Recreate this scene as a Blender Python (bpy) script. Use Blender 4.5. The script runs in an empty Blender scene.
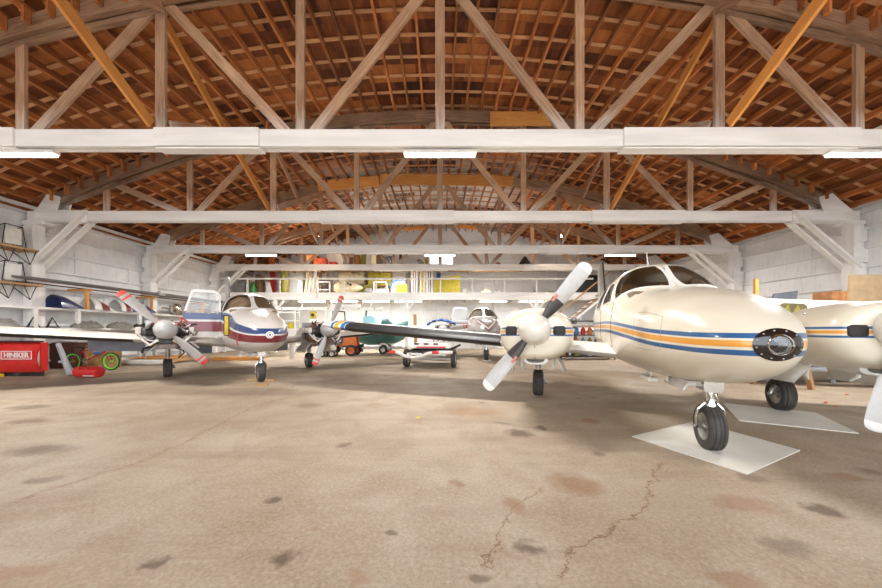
import bpy, bmesh, math, random
from mathutils import Vector, Matrix, Euler
random.seed(7)
PI = math.pi
COL = bpy.context.scene.collection
F, HX, HY, CH = 325.0, 440.0, 330.0, 1.19

def G(px, py):                      # ground point seen at a pixel
    d = F*CH/(py-HY)
    return Vector(((px-HX)/F*d, d, 0))
def at(px, py, d):
    return Vector(((px-HX)/F*d, d, CH+(HY-py)/F*d))

# ------------------------------------------------------------ materials
def srgb(c):
    return tuple(((v/255)/12.92 if v/255 <= .04045 else ((v/255+.055)/1.055)**2.4) for v in c)
_m = {}
def mat(name, rgb, rough=.5, metal=0, var=.12, scale=6, bump=0, spec=None, emit=None, coat=0, uvw=False, rnd=0, streak=1.0):
    """plain procedural surface: base colour with noise wear"""
    if name in _m: return _m[name]
    m = bpy.data.materials.new(name); m.use_nodes = True; _m[name] = m
    nt = m.node_tree; b = nt.nodes['Principled BSDF']
    c = srgb(rgb)
    b.inputs['Roughness'].default_value = rough; b.inputs['Metallic'].default_value = metal
    if coat: b.inputs['Coat Weight'].default_value = coat
    if emit:
        b.inputs['Emission Color'].default_value = (*srgb(emit[0]), 1); b.inputs['Emission Strength'].default_value = emit[1]
    tc = nt.nodes.new('ShaderNodeTexCoord')
    n = nt.nodes.new('ShaderNodeTexNoise'); n.inputs['Scale'].default_value = scale; n.inputs['Detail'].default_value = 6
    if uvw or streak != 1:
        mp = nt.nodes.new('ShaderNodeMapping'); nt.links.new(tc.outputs['UV' if uvw else 'Object'], mp.inputs['Vector'])
        mp.inputs['Scale'].default_value = (1/8 if uvw else 1, 1, 1/streak if not uvw else 1)
        nt.links.new(mp.outputs[0], n.inputs['Vector'])
    else:
        nt.links.new(tc.outputs['Object'], n.inputs['Vector'])
    rp = nt.nodes.new('ShaderNodeValToRGB'); rp.color_ramp.elements[0].position = .3; rp.color_ramp.elements[1].position = .7
    rp.color_ramp.elements[0].color = (*[v*(1-var*1.6) for v in c], 1); rp.color_ramp.elements[1].color = (*[min(1, v*(1+var)) for v in c], 1)
    nt.links.new(n.outputs['Fac'], rp.inputs['Fac'])
    out = rp.outputs['Color']
    if rnd:
        oi = nt.nodes.new('ShaderNodeObjectInfo'); hs = nt.nodes.new('ShaderNodeHueSaturation')
        mr = nt.nodes.new('ShaderNodeMapRange'); mr.inputs['To Min'].default_value = 1-rnd; mr.inputs['To Max'].default_value = 1+rnd
        nt.links.new(oi.outputs['Random'], mr.inputs['Value']); nt.links.new(mr.outputs[0], hs.inputs['Value'])
        nt.links.new(out, hs.inputs['Color']); out = hs.outputs['Color']
    nt.links.new(out, b.inputs['Base Color'])
    if bump:
        bp = nt.nodes.new('ShaderNodeBump'); bp.inputs['Strength'].default_value = bump; bp.inputs['Distance'].default_value = .01
        nt.links.new(n.outputs['Fac'], bp.inputs['Height']); nt.links.new(bp.outputs[0], b.inputs['Normal'])
    return m

def N(nt, typ, **kw):
    n = nt.nodes.new(typ)
    for k, v in kw.items():
        if k in ('operation', 'blend_type', 'data_type', 'feature', 'interpolation_type', 'vector_type', 'wave_type', 'bands_direction'): setattr(n, k, v)
        else: n.inputs[k].default_value = v
    return n
def math_(nt, op, a, b=None, clamp=False):
    n = nt.nodes.new('ShaderNodeMath'); n.operation = op; n.use_clamp = clamp
    for i, v in enumerate((a, b)):
        if v is None: continue
        if isinstance(v, (int, float)): n.inputs[i].default_value = v
        else: nt.links.new(v, n.inputs[i])
    return n.outputs[0]
def mixc(nt, fac, a, b, blend='MIX'):
    n = nt.nodes.new('ShaderNodeMix'); n.data_type = 'RGBA'; n.blend_type = blend
    for s, v in ((n.inputs[0], fac), (n.inputs[6], a), (n.inputs[7], b)):
        if isinstance(v, tuple): s.default_value = (*v[:3], 1)
        elif isinstance(v, (int, float)): s.default_value = v
        else: nt.links.new(v, s)
    return n.outputs[2]

def wood(name, rgb1, rgb2, rough=.75, paint=False, rnd=.15):
    m = bpy.data.materials.new(name); m.use_nodes = True; nt = m.node_tree; b = nt.nodes['Principled BSDF']
    b.inputs['Roughness'].default_value = rough
    tc = N(nt, 'ShaderNodeTexCoord'); mp = N(nt, 'ShaderNodeMapping'); mp.inputs['Scale'].default_value = (1.2, 16, 16)
    nt.links.new(tc.outputs['UV'], mp.inputs['Vector'])
    n = N(nt, 'ShaderNodeTexNoise', Scale=1.6, Detail=7, Roughness=.6, Distortion=.6); nt.links.new(mp.outputs[0], n.inputs['Vector'])
    n2 = N(nt, 'ShaderNodeTexNoise', Scale=1.3, Detail=3); nt.links.new(tc.outputs['Object'], n2.inputs['Vector'])
    rp = N(nt, 'ShaderNodeValToRGB'); rp.color_ramp.elements[0].position = .32; rp.color_ramp.elements[1].position = .68
    rp.color_ramp.elements[0].color = (*srgb(rgb1), 1); rp.color_ramp.elements[1].color = (*srgb(rgb2), 1)
    f = math_(nt, 'ADD', math_(nt, 'MULTIPLY', n.outputs['Fac'], .6), math_(nt, 'MULTIPLY', n2.outputs['Fac'], .4))
    nt.links.new(f, rp.inputs['Fac']); out = rp.outputs['Color']
    oi = N(nt, 'ShaderNodeObjectInfo'); hs = N(nt, 'ShaderNodeHueSaturation')
    mr = N(nt, 'ShaderNodeMapRange'); mr.inputs['To Min'].default_value = 1-rnd*1.3; mr.inputs['To Max'].default_value = 1+rnd
    nt.links.new(oi.outputs['Random'], mr.inputs['Value']); nt.links.new(mr.outputs[0], hs.inputs['Value']); nt.links.new(out, hs.inputs['Color']); out = hs.outputs['Color']
    if paint:                      # white overspray on the timber next to the painted chord
        sx = N(nt, 'ShaderNodeSeparateXYZ'); nt.links.new(tc.outputs['Object'], sx.inputs[0])
        a = math_(nt, 'ADD', sx.outputs['Z'], math_(nt, 'MULTIPLY', n.outputs['Fac'], -1.1))
        mr2 = N(nt, 'ShaderNodeMapRange'); mr2.inputs['From Min'].default_value = 3.75; mr2.inputs['From Max'].default_value = 4.55
        mr2.inputs['To Min'].default_value = .85; mr2.inputs['To Max'].default_value = 0; nt.links.new(a, mr2.inputs['Value'])
        out = mixc(nt, mr2.outputs[0], out, srgb((225, 220, 214)))
    nt.links.new(out, b.inputs['Base Color'])
    bp = N(nt, 'ShaderNodeBump', Strength=.3, Distance=.006); nt.links.new(n.outputs['Fac'], bp.inputs['Height']); nt.links.new(bp.outputs[0], b.inputs['Normal'])
    return m

def glassmat(name, tint=(.9, .93, .95), gl=.12, rough=.02):
    m = bpy.data.materials.new(name); m.use_nodes = True; nt = m.node_tree; nt.nodes.clear()
    o = N(nt, 'ShaderNodeOutputMaterial'); t = N(nt, 'ShaderNodeBsdfTransparent'); t.inputs[0].default_value = (*tint, 1)
    g = N(nt, 'ShaderNodeBsdfGlossy'); g.inputs['Roughness'].default_value = rough
    lw = N(nt, 'ShaderNodeLayerWeight'); lw.inputs[0].default_value = .25
    f = math_(nt, 'ADD', math_(nt, 'MULTIPLY', lw.outputs['Fresnel'], .7), gl, clamp=True)
    mx = N(nt, 'ShaderNodeMixShader'); nt.links.new(f, mx.inputs[0]); nt.links.new(t.outputs[0], mx.inputs[1]); nt.links.new(g.outputs[0], mx.inputs[2])
    nt.links.new(mx.outputs[0], o.inputs[0]); return m

# ------------------------------------------------------------ mesh builder
class MB:
    def __init__(s):
        s.bm = bmesh.new(); s.uv = s.bm.loops.layers.uv.new('UVMap')
    def _face(s, vs, uvs=None, mi=0):
        try: f = s.bm.faces.new(vs)
        except ValueError: return None
        f.material_index = mi
        if uvs:
            for l, u in zip(f.loops, uvs): l[s.uv].uv = u
        return f
    def box(s, c, d, rot=None, mi=0, taper=None):
        """c centre, d full size, rot Matrix/Euler"""
        c = Vector(c); R = rot.to_matrix() if isinstance(rot, Euler) else (rot or Matrix.Identity(3))
        L = max(range(3), key=lambda i: d[i]); o = [i for i in range(3) if i != L]
        ru, rv = random.random()*9, random.random()*9
        vs = []
        for sx in (-1, 1):
            for sy in (-1, 1):
                for sz in (-1, 1):
                    k = Vector((sx*d[0]/2, sy*d[1]/2, sz*d[2]/2))
                    if taper and sz > 0: k.x *= taper; k.y *= taper
                    v = s.bm.verts.new(c+R@k); vs.append((v, k))
        F6 = [(0, 1, 3, 2), (4, 6, 7, 5), (0, 4, 5, 1), (2, 3, 7, 6), (0, 2, 6, 4), (1, 5, 7, 3)]
        for q in F6:
            s._face([vs[i][0] for i in q], [(vs[i][1][L]+ru, vs[i][1][o[0]]+vs[i][1][o[1]]+rv) for i in q], mi)
        return s
    def beam(s, p0, p1, w, h, up=(0, 0, 1), mi=0):
        """box from p0 to p1; w across, h along up"""
        p0, p1 = Vector(p0), Vector(p1); x = (p1-p0); L = x.length; x.normalize()
        y = Vector(up).cross(x)
        if y.length < 1e-4: y = Vector((0, 1, 0)).cross(x)
        y.normalize(); z = x.cross(y)
        return s.box((p0+p1)/2, (L, w, h), Matrix((x, y, z)).transposed(), mi)
    def tube(s, pts, r, n=8, mi=0, cap=True, smooth=True):
        pts = [Vector(p) for p in pts]; rings = []
        rr = r if isinstance(r, (list, tuple)) else [r]*len(pts)
        prev = None
        for i, p in enumerate(pts):
            t = (pts[min(i+1, len(pts)-1)]-pts[max(i-1, 0)]).normalized()
            if prev is None:
                a = Vector((0, 0, 1)) if abs(t.z) < .9 else Vector((1, 0, 0)); u = t.cross(a).normalized()
            else: u = (prev - t*prev.dot(t)).normalized()
            prev = u; v = t.cross(u)
            rings.append([s.bm.verts.new(p+(u*math.cos(2*PI*k/n)+v*math.sin(2*PI*k/n))*rr[i]) for k in range(n)])
        for a, b in zip(rings, rings[1:]):
            for k in range(n): s._face([a[k], a[(k+1) % n], b[(k+1) % n], b[k]], None, mi)
        if cap: s._face(rings[0][::-1], None, mi); s._face(rings[-1], None, mi)
        return s
    def lathe(s, prof, M=None, n=24, mi=0, cap=False):
        """prof [(r, h)] about local z, M matrix4"""
        M = M or Matrix.Identity(4); rings = []
        for r, h in prof:
            if r < 1e-5: rings.append([s.bm.verts.new(M@Vector((0, 0, h)))])
            else: rings.append([s.bm.verts.new(M@Vector((r*math.cos(2*PI*k/n), r*math.sin(2*PI*k/n), h))) for k in range(n)])
        for a, b in zip(rings, rings[1:]):
            for k in range(n):
                k2 = (k+1) % n
                if len(a) == 1 and len(b) == 1: continue
                if len(a) == 1: s._face([a[0], b[k2], b[k]], None, mi)
                elif len(b) == 1: s._face([a[k], a[k2], b[0]], None, mi)
                else: s._face([a[k], a[k2], b[k2], b[k]], None, mi)
        if cap:
            if len(rings[0]) > 1: s._face(rings[0][::-1], None, mi)
            if len(rings[-1]) > 1: s._face(rings[-1], None, mi)
        return s
    def loft(s, rings, closed=True, cap=True, mi=0):
        R = [[s.bm.verts.new(p) for p in r] for r in rings]; n = len(R[0])
        for a, b in zip(R, R[1:]):
            for k in range(n if closed else n-1): s._face([a[k], a[(k+1) % n], b[(k+1) % n], b[k]], None, mi)
        if cap and closed: s._face(R[0][::-1], None, mi); s._face(R[-1], None, mi)
        return s
    def prism(s, poly, M, t, mi=0):
        """poly 2D outline extruded by t along local z of M (from -t/2)"""
        a = [s.bm.verts.new(M@Vector((x, y, -t/2))) for x, y in poly]; b = [s.bm.verts.new(M@Vector((x, y, t/2))) for x, y in poly]
        n = len(poly)
        s._face(a[::-1], [(poly[i][0], poly[i][1]) for i in range(n)][::-1], mi); s._face(b, [(p[0], p[1]) for p in poly], mi)
        for k in range(n): s._face([a[k], a[(k+1) % n], b[(k+1) % n], b[k]], [(poly[k][0], 0), (poly[(k+1) % n][0], 0), (poly[(k+1) % n][0], t), (poly[k][0], t)], mi)
        return s
    def rail(s, pts, w, h, up=(0, 1, 0), mi=0):
        """continuous rectangular bar through pts; h in the plane of the bend, w along up"""
        pts = [Vector(p) for p in pts]; up = Vector(up); R = []; L = [0]
        for i, p in enumerate(pts):
            t = (pts[min(i+1, len(pts)-1)]-pts[max(i-1, 0)]).normalized(); n = t.cross(up).normalized()
            R.append([s.bm.verts.new(p+n*h/2*a+up*w/2*b) for a, b in ((1, 1), (1, -1), (-1, -1), (-1, 1))])
            if i: L.append(L[-1]+(p-pts[i-1]).length)
        V = [0, w, w+h, 2*w+h, 2*w+2*h]
        for i in range(len(R)-1):
            for k in range(4): s._face([R[i][k], R[i][(k+1) % 4], R[i+1][(k+1) % 4], R[i+1][k]], [(L[i], V[k]), (L[i], V[k+1]), (L[i+1], V[k+1]), (L[i+1], V[k])], mi)
        s._face(R[0][::-1], None, mi); s._face(R[-1], None, mi); return s
    def grid(s, fn, nu, nv, mi=0, thick=None):
        P = [[s.bm.verts.new(fn(i/nu, j/nv)) for j in range(nv+1)] for i in range(nu+1)]
        for i in range(nu):
            for j in range(nv): s._face([P[i][j], P[i+1][j], P[i+1][j+1], P[i][j+1]], [(i/nu, j/nv), ((i+1)/nu, j/nv), ((i+1)/nu, (j+1)/nv), (i/nu, (j+1)/nv)], mi)
        return s
    def build(s, name, m, parent=None, smooth=False, bevel=0, solid=0, weld=False):
        if weld: bmesh.ops.remove_doubles(s.bm, verts=s.bm.verts, dist=1e-4)
        bmesh.ops.recalc_face_normals(s.bm, faces=s.bm.faces)
        me = bpy.data.meshes.new(name); s.bm.to_mesh(me); s.bm.free()
        for x in (m if isinstance(m, (list, tuple)) else [m]): me.materials.append(x)
        if smooth:
            for p in me.polygons: p.use_smooth = True
            try: me.set_sharp_from_angle(angle=math.radians(42))
            except Exception: pass
        o = bpy.data.objects.new(name, me); COL.objects.link(o)
        if solid:
            md = o.modifiers.new('solid', 'SOLIDIFY'); md.thickness = solid; md.offset = 0
        if bevel:
            md = o.modifiers.new('bevel', 'BEVEL'); md.width = bevel; md.segments = 2; md.limit_method = 'ANGLE'
        if parent: o.parent = parent
        return o

def tag(o, label, cat, group=None, kind=None):
    o['label'] = label; o['category'] = cat
    if group: o['group'] = group
    if kind: o['kind'] = kind
    return o
def struct(o): o['kind'] = 'structure'; return o
def thing(name, label, cat, loc=(0, 0, 0), rz=0, group=None):
    o = bpy.data.objects.new(name, None); COL.objects.link(o); o.location = loc; o.rotation_euler = (0, 0, rz); o.empty_display_size = .1
    return tag(o, label, cat, group)
def dup(root, loc, rz, label, group=None):
    r = root.copy(); COL.objects.link(r); r.location = loc; r.rotation_euler = (0, 0, rz); r['label'] = label
    if group: r['group'] = group
    def rec(src, dst):
        for ch in list(src.children):
            c = ch.copy(); COL.objects.link(c); c.parent = dst; rec(ch, c)
    rec(root, r); return r
def text_mesh(txt, size, name, m, parent, M, ext=.003, bold=0):
    cu = bpy.data.curves.new(name, 'FONT'); cu.body = txt; cu.size = size; cu.extrude = ext; cu.offset = bold; cu.align_x = 'CENTER'; cu.align_y = 'CENTER'
    o = bpy.data.objects.new(name, cu); COL.objects.link(o)
    dg = bpy.context.evaluated_depsgraph_get(); me = bpy.data.meshes.new_from_object(o.evaluated_get(dg))
    bpy.data.objects.remove(o); me.materials.clear(); me.materials.append(m); me.transform(M)
    o = bpy.data.objects.new(name, me); COL.objects.link(o); o.parent = parent; return o
def Mrot(loc, x, z):
    """matrix with local x axis and approx z axis"""
    x = Vector(x).normalized(); z = Vector(z); y = z.cross(x).normalized(); z = x.cross(y)
    m = Matrix((x, y, z)).transposed().to_4x4(); m.translation = Vector(loc); return m
def Mz(loc, z, x=(0, 0, 1)):
    z = Vector(z).normalized(); x = Vector(x); y = z.cross(x)
    if y.length < 1e-3: y = z.cross(Vector((1, 0, 0)))
    y.normalize(); x = y.cross(z); m = Matrix((x, y, z)).transposed().to_4x4(); m.translation = Vector(loc); return m

# shared materials
W_TRUSS = wood('weathered_truss_timber', (134, 96, 68), (198, 160, 126), paint=True)
W_ARCH = wood('weathered_arch_timber', (96, 66, 46), (166, 130, 100), paint=True)
W_PURLIN = wood('orange_purlin_timber', (128, 66, 28), (214, 138, 76), rnd=.36)
W_NEW = wood('new_yellow_timber', (196, 122, 50), (232, 166, 88), paint=False)
W_BATTEN = wood('pale_batten_timber', (178, 126, 84), (228, 178, 130))
W_PLAIN = wood('plain_timber', (150, 110, 70), (200, 160, 112))
W_DARK = wood('dark_stained_timber', (50, 26, 20), (92, 50, 38))
WHITE_BEAM = mat('white_painted_beam', (240, 237, 233), .6, var=.08, scale=5, bump=.25, uvw=True)
WHITE = mat('white_paint', (226, 223, 216), .55, var=.06)
BLACK = mat('black_rubber', (34, 33, 33), .65, var=.2, scale=20)
TYRE = mat('dusty_tyre_rubber', (66, 61, 57), .75, var=.25, scale=10)
DARKM = mat('dark_metal', (60, 58, 56), .45, .6, var=.2, scale=15)
STEEL = mat('bare_steel', (170, 168, 164), .35, .85, var=.12, scale=14)
CHROME = mat('chrome', (225, 225, 222), .12, 1, var=.04)
GREYP = mat('grey_paint', (150, 152, 156), .5, var=.1)
TUBE = mat('lamp_tube', (255, 252, 245), .5, var=0, emit=((255, 250, 240), 14))
LP, MP, SKY, SUN, EXPO = 230, 75, 4.2, 9.0, 0.15
# ============================================================ SETTING
XL, XR, Y0, Y1 = -12.1, 12.3, -5.0, 20.9
ARC_R, ZCH, RISE = 26.7, 4.5, 2.95
def arch(x, off=0):
    R = ARC_R+off; return ZCH+RISE-ARC_R+math.sqrt(max(R*R-x*x, 1))
TY = [1.86, 5.69, 9.52, 13.35, 17.18]
SP = 2.44

# ---- floor: worn concrete with stains and cracks
def floor_mat():
    m = bpy.data.materials.new('worn_concrete'); m.use_nodes = True; nt = m.node_tree; b = nt.nodes['Principled BSDF']
    tc = N(nt, 'ShaderNodeTexCoord'); P = tc.outputs['Object']
    def noise(s, d=5, r=.6, dist=0, sc=None):
        n = N(nt, 'ShaderNodeTexNoise', Scale=s, Detail=d, Roughness=r, Distortion=dist)
        if sc:
            mp = N(nt, 'ShaderNodeMapping'); mp.inputs['Scale'].default_value = sc; nt.links.new(P, mp.inputs['Vector']); nt.links.new(mp.outputs[0], n.inputs['Vector'])
        else: nt.links.new(P, n.inputs['Vector'])
        return n.outputs['Fac']
    def ramp(f, a, b_, lo=0., hi=1.):
        mr = N(nt, 'ShaderNodeMapRange'); mr.inputs['From Min'].default_value = a; mr.inputs['From Max'].default_value = b_
        mr.inputs['To Min'].default_value = lo; mr.inputs['To Max'].default_value = hi; nt.links.new(f, mr.inputs['Value']); return mr.outputs[0]
    big = noise(.35, 4, .55, .5)
    mid = noise(1.6, 6, .65, .4)
    fine = noise(38, 5, .75)
    c = mixc(nt, ramp(big, .35, .65), srgb((148, 131, 108)), srgb((176, 162, 142)))
    c = mixc(nt, ramp(mid, .42, .66, 0, .7), c, srgb((138, 118, 94)))
    c = mixc(nt, ramp(fine, .42, .72, 0, .55), c, srgb((200, 186, 166)))
    c = mixc(nt, ramp(noise(60, 3, .85), .5, .66, 0, .5), c, srgb((126, 98, 76)))
    # long dragging marks toward the far end
    c = mixc(nt, ramp(noise(1, 5, .6, .3, (.25, 2.2, 1)), .52, .7, 0, .4), c, srgb((128, 104, 84)))
    # small round oil spots
    vo = N(nt, 'ShaderNodeTexVoronoi', Scale=1.1, Randomness=1); nt.links.new(P, vo.inputs['Vector'])
    d = math_(nt, 'ADD', vo.outputs['Distance'], math_(nt, 'MULTIPLY', math_(nt, 'SUBTRACT', noise(9), .5), .10))
    sp = ramp(d, .03, .07, .75, 0); c = mixc(nt, sp, c, srgb((96, 74, 54)))
    vo2 = N(nt, 'ShaderNodeTexVoronoi', Scale=.75, Randomness=1); nt.links.new(P, vo2.inputs['Vector'])
    d2_ = math_(nt, 'ADD', vo2.outputs['Distance'], math_(nt, 'MULTIPLY', math_(nt, 'SUBTRACT', noise(4), .5), .5))
    c = mixc(nt, ramp(d2_, .0, .2, .5, 0), c, srgb((146, 108, 74)))
    # individual stains, then broad faint dark patches below the planes  (x, y, radius x, radius y, strength, colour)
    dist = N(nt, 'ShaderNodeTexNoise', Scale=7, Detail=4); nt.links.new(P, dist.inputs['Vector'])
    wob = N(nt, 'ShaderNodeVectorMath', operation='MULTIPLY_ADD'); nt.links.new(dist.outputs['Color'], wob.inputs[0])
    wob.inputs[1].default_value = (.22, .22, 0); nt.links.new(P, wob.inputs[2])
    wob2 = N(nt, 'ShaderNodeVectorMath', operation='SUBTRACT'); nt.links.new(wob.outputs[0], wob2.inputs[0]); wob2.inputs[1].default_value = (.11, .11, 0); PW = wob2.outputs[0]
    dk, br, rs = (88, 68, 50), (146, 112, 78), (136, 96, 64)
    ST = [(160, 561, 9, 6, .8, dk), (281, 561, 11, 7, .85, dk), (42, 450, 26, 5, .6, dk), (40, 480, 14, 4, .5, dk), (28, 407, 18, 2.4, .6, dk), (30, 421, 20, 2.4, .5, dk),
          (474, 412, 26, 4, .6, br), (519, 433, 12, 3.4, .85, dk), (541, 428, 4, 2, .8, dk), (590, 421, 8, 2, .7, rs), (577, 484, 22, 9, .65, rs), (455, 483, 6, 4, .7, rs),
          (513, 505, 9, 6, .6, rs), (530, 547, 10, 6, .8, dk), (545, 551, 5, 5, .6, dk), (825, 511, 14, 6, .85, dk), (746, 505, 26, 9, .55, rs), (790, 548, 24, 9, .5, dk),
          (752, 478, 12, 5, .5, dk), (478, 580, 9, 5, .7, dk), (276, 499, 6, 3, .8, dk), (391, 535, 8, 3, .7, dk), (360, 578, 12, 8, .5, br), (850, 478, 14, 4, .5, rs),
          (310, 405, 12, 2, .4, dk), (344, 445, 5, 2, .6, dk), (600, 455, 6, 2.4, .5, dk), (733, 578, 22, 8, .5, rs), (20, 572, 24, 9, .5, br), (320, 526, 4, 3, .5, br),
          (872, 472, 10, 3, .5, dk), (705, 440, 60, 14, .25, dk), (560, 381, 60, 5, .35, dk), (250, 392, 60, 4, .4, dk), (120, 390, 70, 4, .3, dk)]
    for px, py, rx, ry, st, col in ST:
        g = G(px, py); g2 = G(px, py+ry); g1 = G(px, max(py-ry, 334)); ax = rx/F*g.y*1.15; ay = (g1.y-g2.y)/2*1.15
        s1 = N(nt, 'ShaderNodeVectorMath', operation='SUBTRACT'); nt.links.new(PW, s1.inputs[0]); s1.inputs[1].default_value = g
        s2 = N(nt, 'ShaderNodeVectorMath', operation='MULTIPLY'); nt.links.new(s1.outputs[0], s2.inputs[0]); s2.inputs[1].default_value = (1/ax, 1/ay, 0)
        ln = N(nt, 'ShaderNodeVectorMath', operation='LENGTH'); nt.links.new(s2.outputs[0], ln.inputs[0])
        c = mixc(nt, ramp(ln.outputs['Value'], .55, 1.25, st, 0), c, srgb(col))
    # cracks
    n3 = N(nt, 'ShaderNodeTexNoise', Scale=6, Detail=5, Roughness=.7); nt.links.new(P, n3.inputs['Vector'])
    w3 = N(nt, 'ShaderNodeVectorMath', operation='MULTIPLY_ADD'); nt.links.new(n3.outputs['Color'], w3.inputs[0]); w3.inputs[1].default_value = (.3, .3, 0); nt.links.new(P, w3.inputs[2])
    w4 = N(nt, 'ShaderNodeVectorMath', operation='SUBTRACT'); nt.links.new(w3.outputs[0], w4.inputs[0]); w4.inputs[1].default_value = (.15, .15, 0)
    CR = [[(560, 577), (573, 549), (600, 533), (642, 513), (650, 497), (655, 472), (662, 462)], [(485, 568), (500, 540), (515, 505), (545, 487)],
          [(135, 465), (190, 440), (250, 408), (330, 385)], [(20, 500), (80, 480), (135, 465)]]
    for ci, cr in enumerate(CR):
        for a, b_ in zip(cr, cr[1:]):
            A, B = G(*a), G(*b_); L = (B-A).length; u = (B-A)/L
            s1 = N(nt, 'ShaderNodeVectorMath', operation='SUBTRACT'); nt.links.new(w4.outputs[0], s1.inputs[0]); s1.inputs[1].default_value = A
            d1 = N(nt, 'ShaderNodeVectorMath', operation='DOT_PRODUCT'); nt.links.new(s1.outputs[0], d1.inputs[0]); d1.inputs[1].default_value = u
            d2 = N(nt, 'ShaderNodeVectorMath', operation='DOT_PRODUCT'); nt.links.new(s1.outputs[0], d2.inputs[0]); d2.inputs[1].default_value = (-u.y, u.x, 0)
            al = math_(nt, 'MAXIMUM', math_(nt, 'SUBTRACT', math_(nt, 'ABSOLUTE', math_(nt, 'SUBTRACT', d1.outputs['Value'], L/2)), L/2), 0)
            dd = math_(nt, 'ADD', al, math_(nt, 'ABSOLUTE', d2.outputs['Value']))
            w = .007 if ci < 2 else .014
            c = mixc(nt, ramp(dd, w*.5, w*4, .22, 0), c, srgb((150, 110, 70)))
            c = mixc(nt, ramp(dd, w*.4, w, .75 if ci < 2 else .4, 0), c, srgb((95, 68, 48)))
    nt.links.new(c, b.inputs['Base Color'])
    rr = ramp(mid, .3, .7, .55, .8); nt.links.new(rr, b.inputs['Roughness'])
    bp = N(nt, 'ShaderNodeBump', Strength=.35, Distance=.01); nt.links.new(fine, bp.inputs['Height']); nt.links.new(bp.outputs[0], b.inputs['Normal'])
    return m
mb = MB(); mb.box(((XL+XR)/2, (Y0+Y1)/2, -.05), (XR-XL+.4, Y1-Y0, .1)); struct(mb.build('floor', floor_mat()))
APRON = mat('bounce_apron_concrete', (206, 198, 188), .9, var=.08, scale=1)
mb = MB(); mb.box((0, -25, -.06), (90, 39.9, .1)); struct(mb.build('trim_1', APRON))  # unseen apron outside, added to bounce sunlight up onto the ceiling

# ---- painted board walls
def wall_mat():
    m = bpy.data.materials.new('painted_boards'); m.use_nodes = True; nt = m.node_tree; b = nt.nodes['Principled BSDF']; b.inputs['Roughness'].default_value = .7
    tc = N(nt, 'ShaderNodeTexCoord'); n = N(nt, 'ShaderNodeTexNoise', Scale=1.4, Detail=6, Roughness=.65); nt.links.new(tc.outputs['Object'], n.inputs['Vector'])
    mp = N(nt, 'ShaderNodeMapping'); mp.inputs['Scale'].default_value = (2, 2, .35); nt.links.new(tc.outputs['Object'], mp.inputs['Vector'])
    n2 = N(nt, 'ShaderNodeTexNoise', Scale=5, Detail=5); nt.links.new(mp.outputs[0], n2.inputs['Vector'])
    rp = N(nt, 'ShaderNodeMapRange'); rp.inputs['From Min'].default_value = .35; rp.inputs['From Max'].default_value = .65; nt.links.new(n.outputs['Fac'], rp.inputs['Value'])
    c = mixc(nt, rp.outputs[0], srgb((226, 225, 225)), srgb((240, 239, 238)))
    r2 = N(nt, 'ShaderNodeMapRange'); r2.inputs['From Min'].default_value = .55; r2.inputs['From Max'].default_value = .75; r2.inputs['To Max'].default_value = .35; nt.links.new(n2.outputs['Fac'], r2.inputs['Value'])
    c = mixc(nt, r2.outputs[0], c, srgb((186, 178, 168)))
    nt.links.new(c, b.inputs['Base Color']); return m
WALL = wall_mat()
WT = 4.82
mb = MB(); mb.box((XL-.05, (Y0+Y1)/2, WT/2), (.1, Y1-Y0, WT)); WLo = struct(mb.build('wall_left', WALL))
mb = MB(); mb.box((XR+.05, (Y0+Y1)/2, WT/2), (.1, Y1-Y0, WT)); WRo = struct(mb.build('wall_right', WALL))
# back wall with the arched top and a window opening
WX0, WX1, WZ0, WZ1 = -.68, .86, 5.22, 6.12
mb = MB()
xs = sorted(set([XL, XR, WX0, WX1]+[XL+i*.5 for i in range(49)]))
def slab(x0, x1, z0a, z0b, z1a, z1b):
    A = [(x0, z0a), (x1, z0b), (x1, z1b), (x0, z1a)]
    mb.prism([(p[0], p[1]) for p in A], Mrot((0, Y1+.05, 0), (1, 0, 0), (0, -1, 0)), .1)
for a, b_ in zip(xs, xs[1:]):
    if a >= WX0-1e-6 and b_ <= WX1+1e-6:
        slab(a, b_, 0, 0, WZ0, WZ0); slab(a, b_, WZ1, WZ1, arch(a, .36), arch(b_, .36))
    else: slab(a, b_, 0, 0, arch(a, .36), arch(b_, .36))
WBo = struct(mb.build('wall_back', WALL))
mb = MB()
for x in (WX0, (WX0+WX1)/2, WX1): mb.box((x, Y1-.02, (WZ0+WZ1)/2), (.07, .12, WZ1-WZ0+.07))
for z in (WZ0, WZ1): mb.box(((WX0+WX1)/2, Y1-.02, z), (WX1-WX0+.07, .14, .07))
w1 = mb.build('window_1', WHITE); struct(w1)
mb = MB(); mb.box(((WX0+WX1)/2, Y1+.03, (WZ0+WZ1)/2), (WX1-WX0, .01, WZ1-WZ0)); mb.build('pane', glassmat('window_glass'), w1)
tn = 2
def trim(mb, m=WALL):
    global tn
    o = struct(mb.build('trim_%d' % tn, m)); tn += 1; return o
for side, X in ((1, XL), (-1, XR)):
    for z in (.25, .8, 1.35, 1.9, 2.45, 3.0, 3.55, 4.1, 4.6):
        mb = MB(); mb.beam((X+side*.055, Y0, z), (X+side*.055, Y1, z), .11, .05); trim(mb)
    mb = MB(); mb.beam((X+side*.06, Y0, WT-.03), (X+side*.06, Y1, WT-.03), .14, .1); trim(mb)
    y = Y0+.9; k = 0
    while y < Y1:
        z0, z1 = ((3.02, 4.08), (1.37, 2.43), (2.47, 3.53), (.27, 1.33))[k % 4]
        mb = MB(); mb.box((X+side*.02, y, (z0+z1)/2), (.05, .09, z1-z0)); trim(mb); y += .93; k += 1
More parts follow.
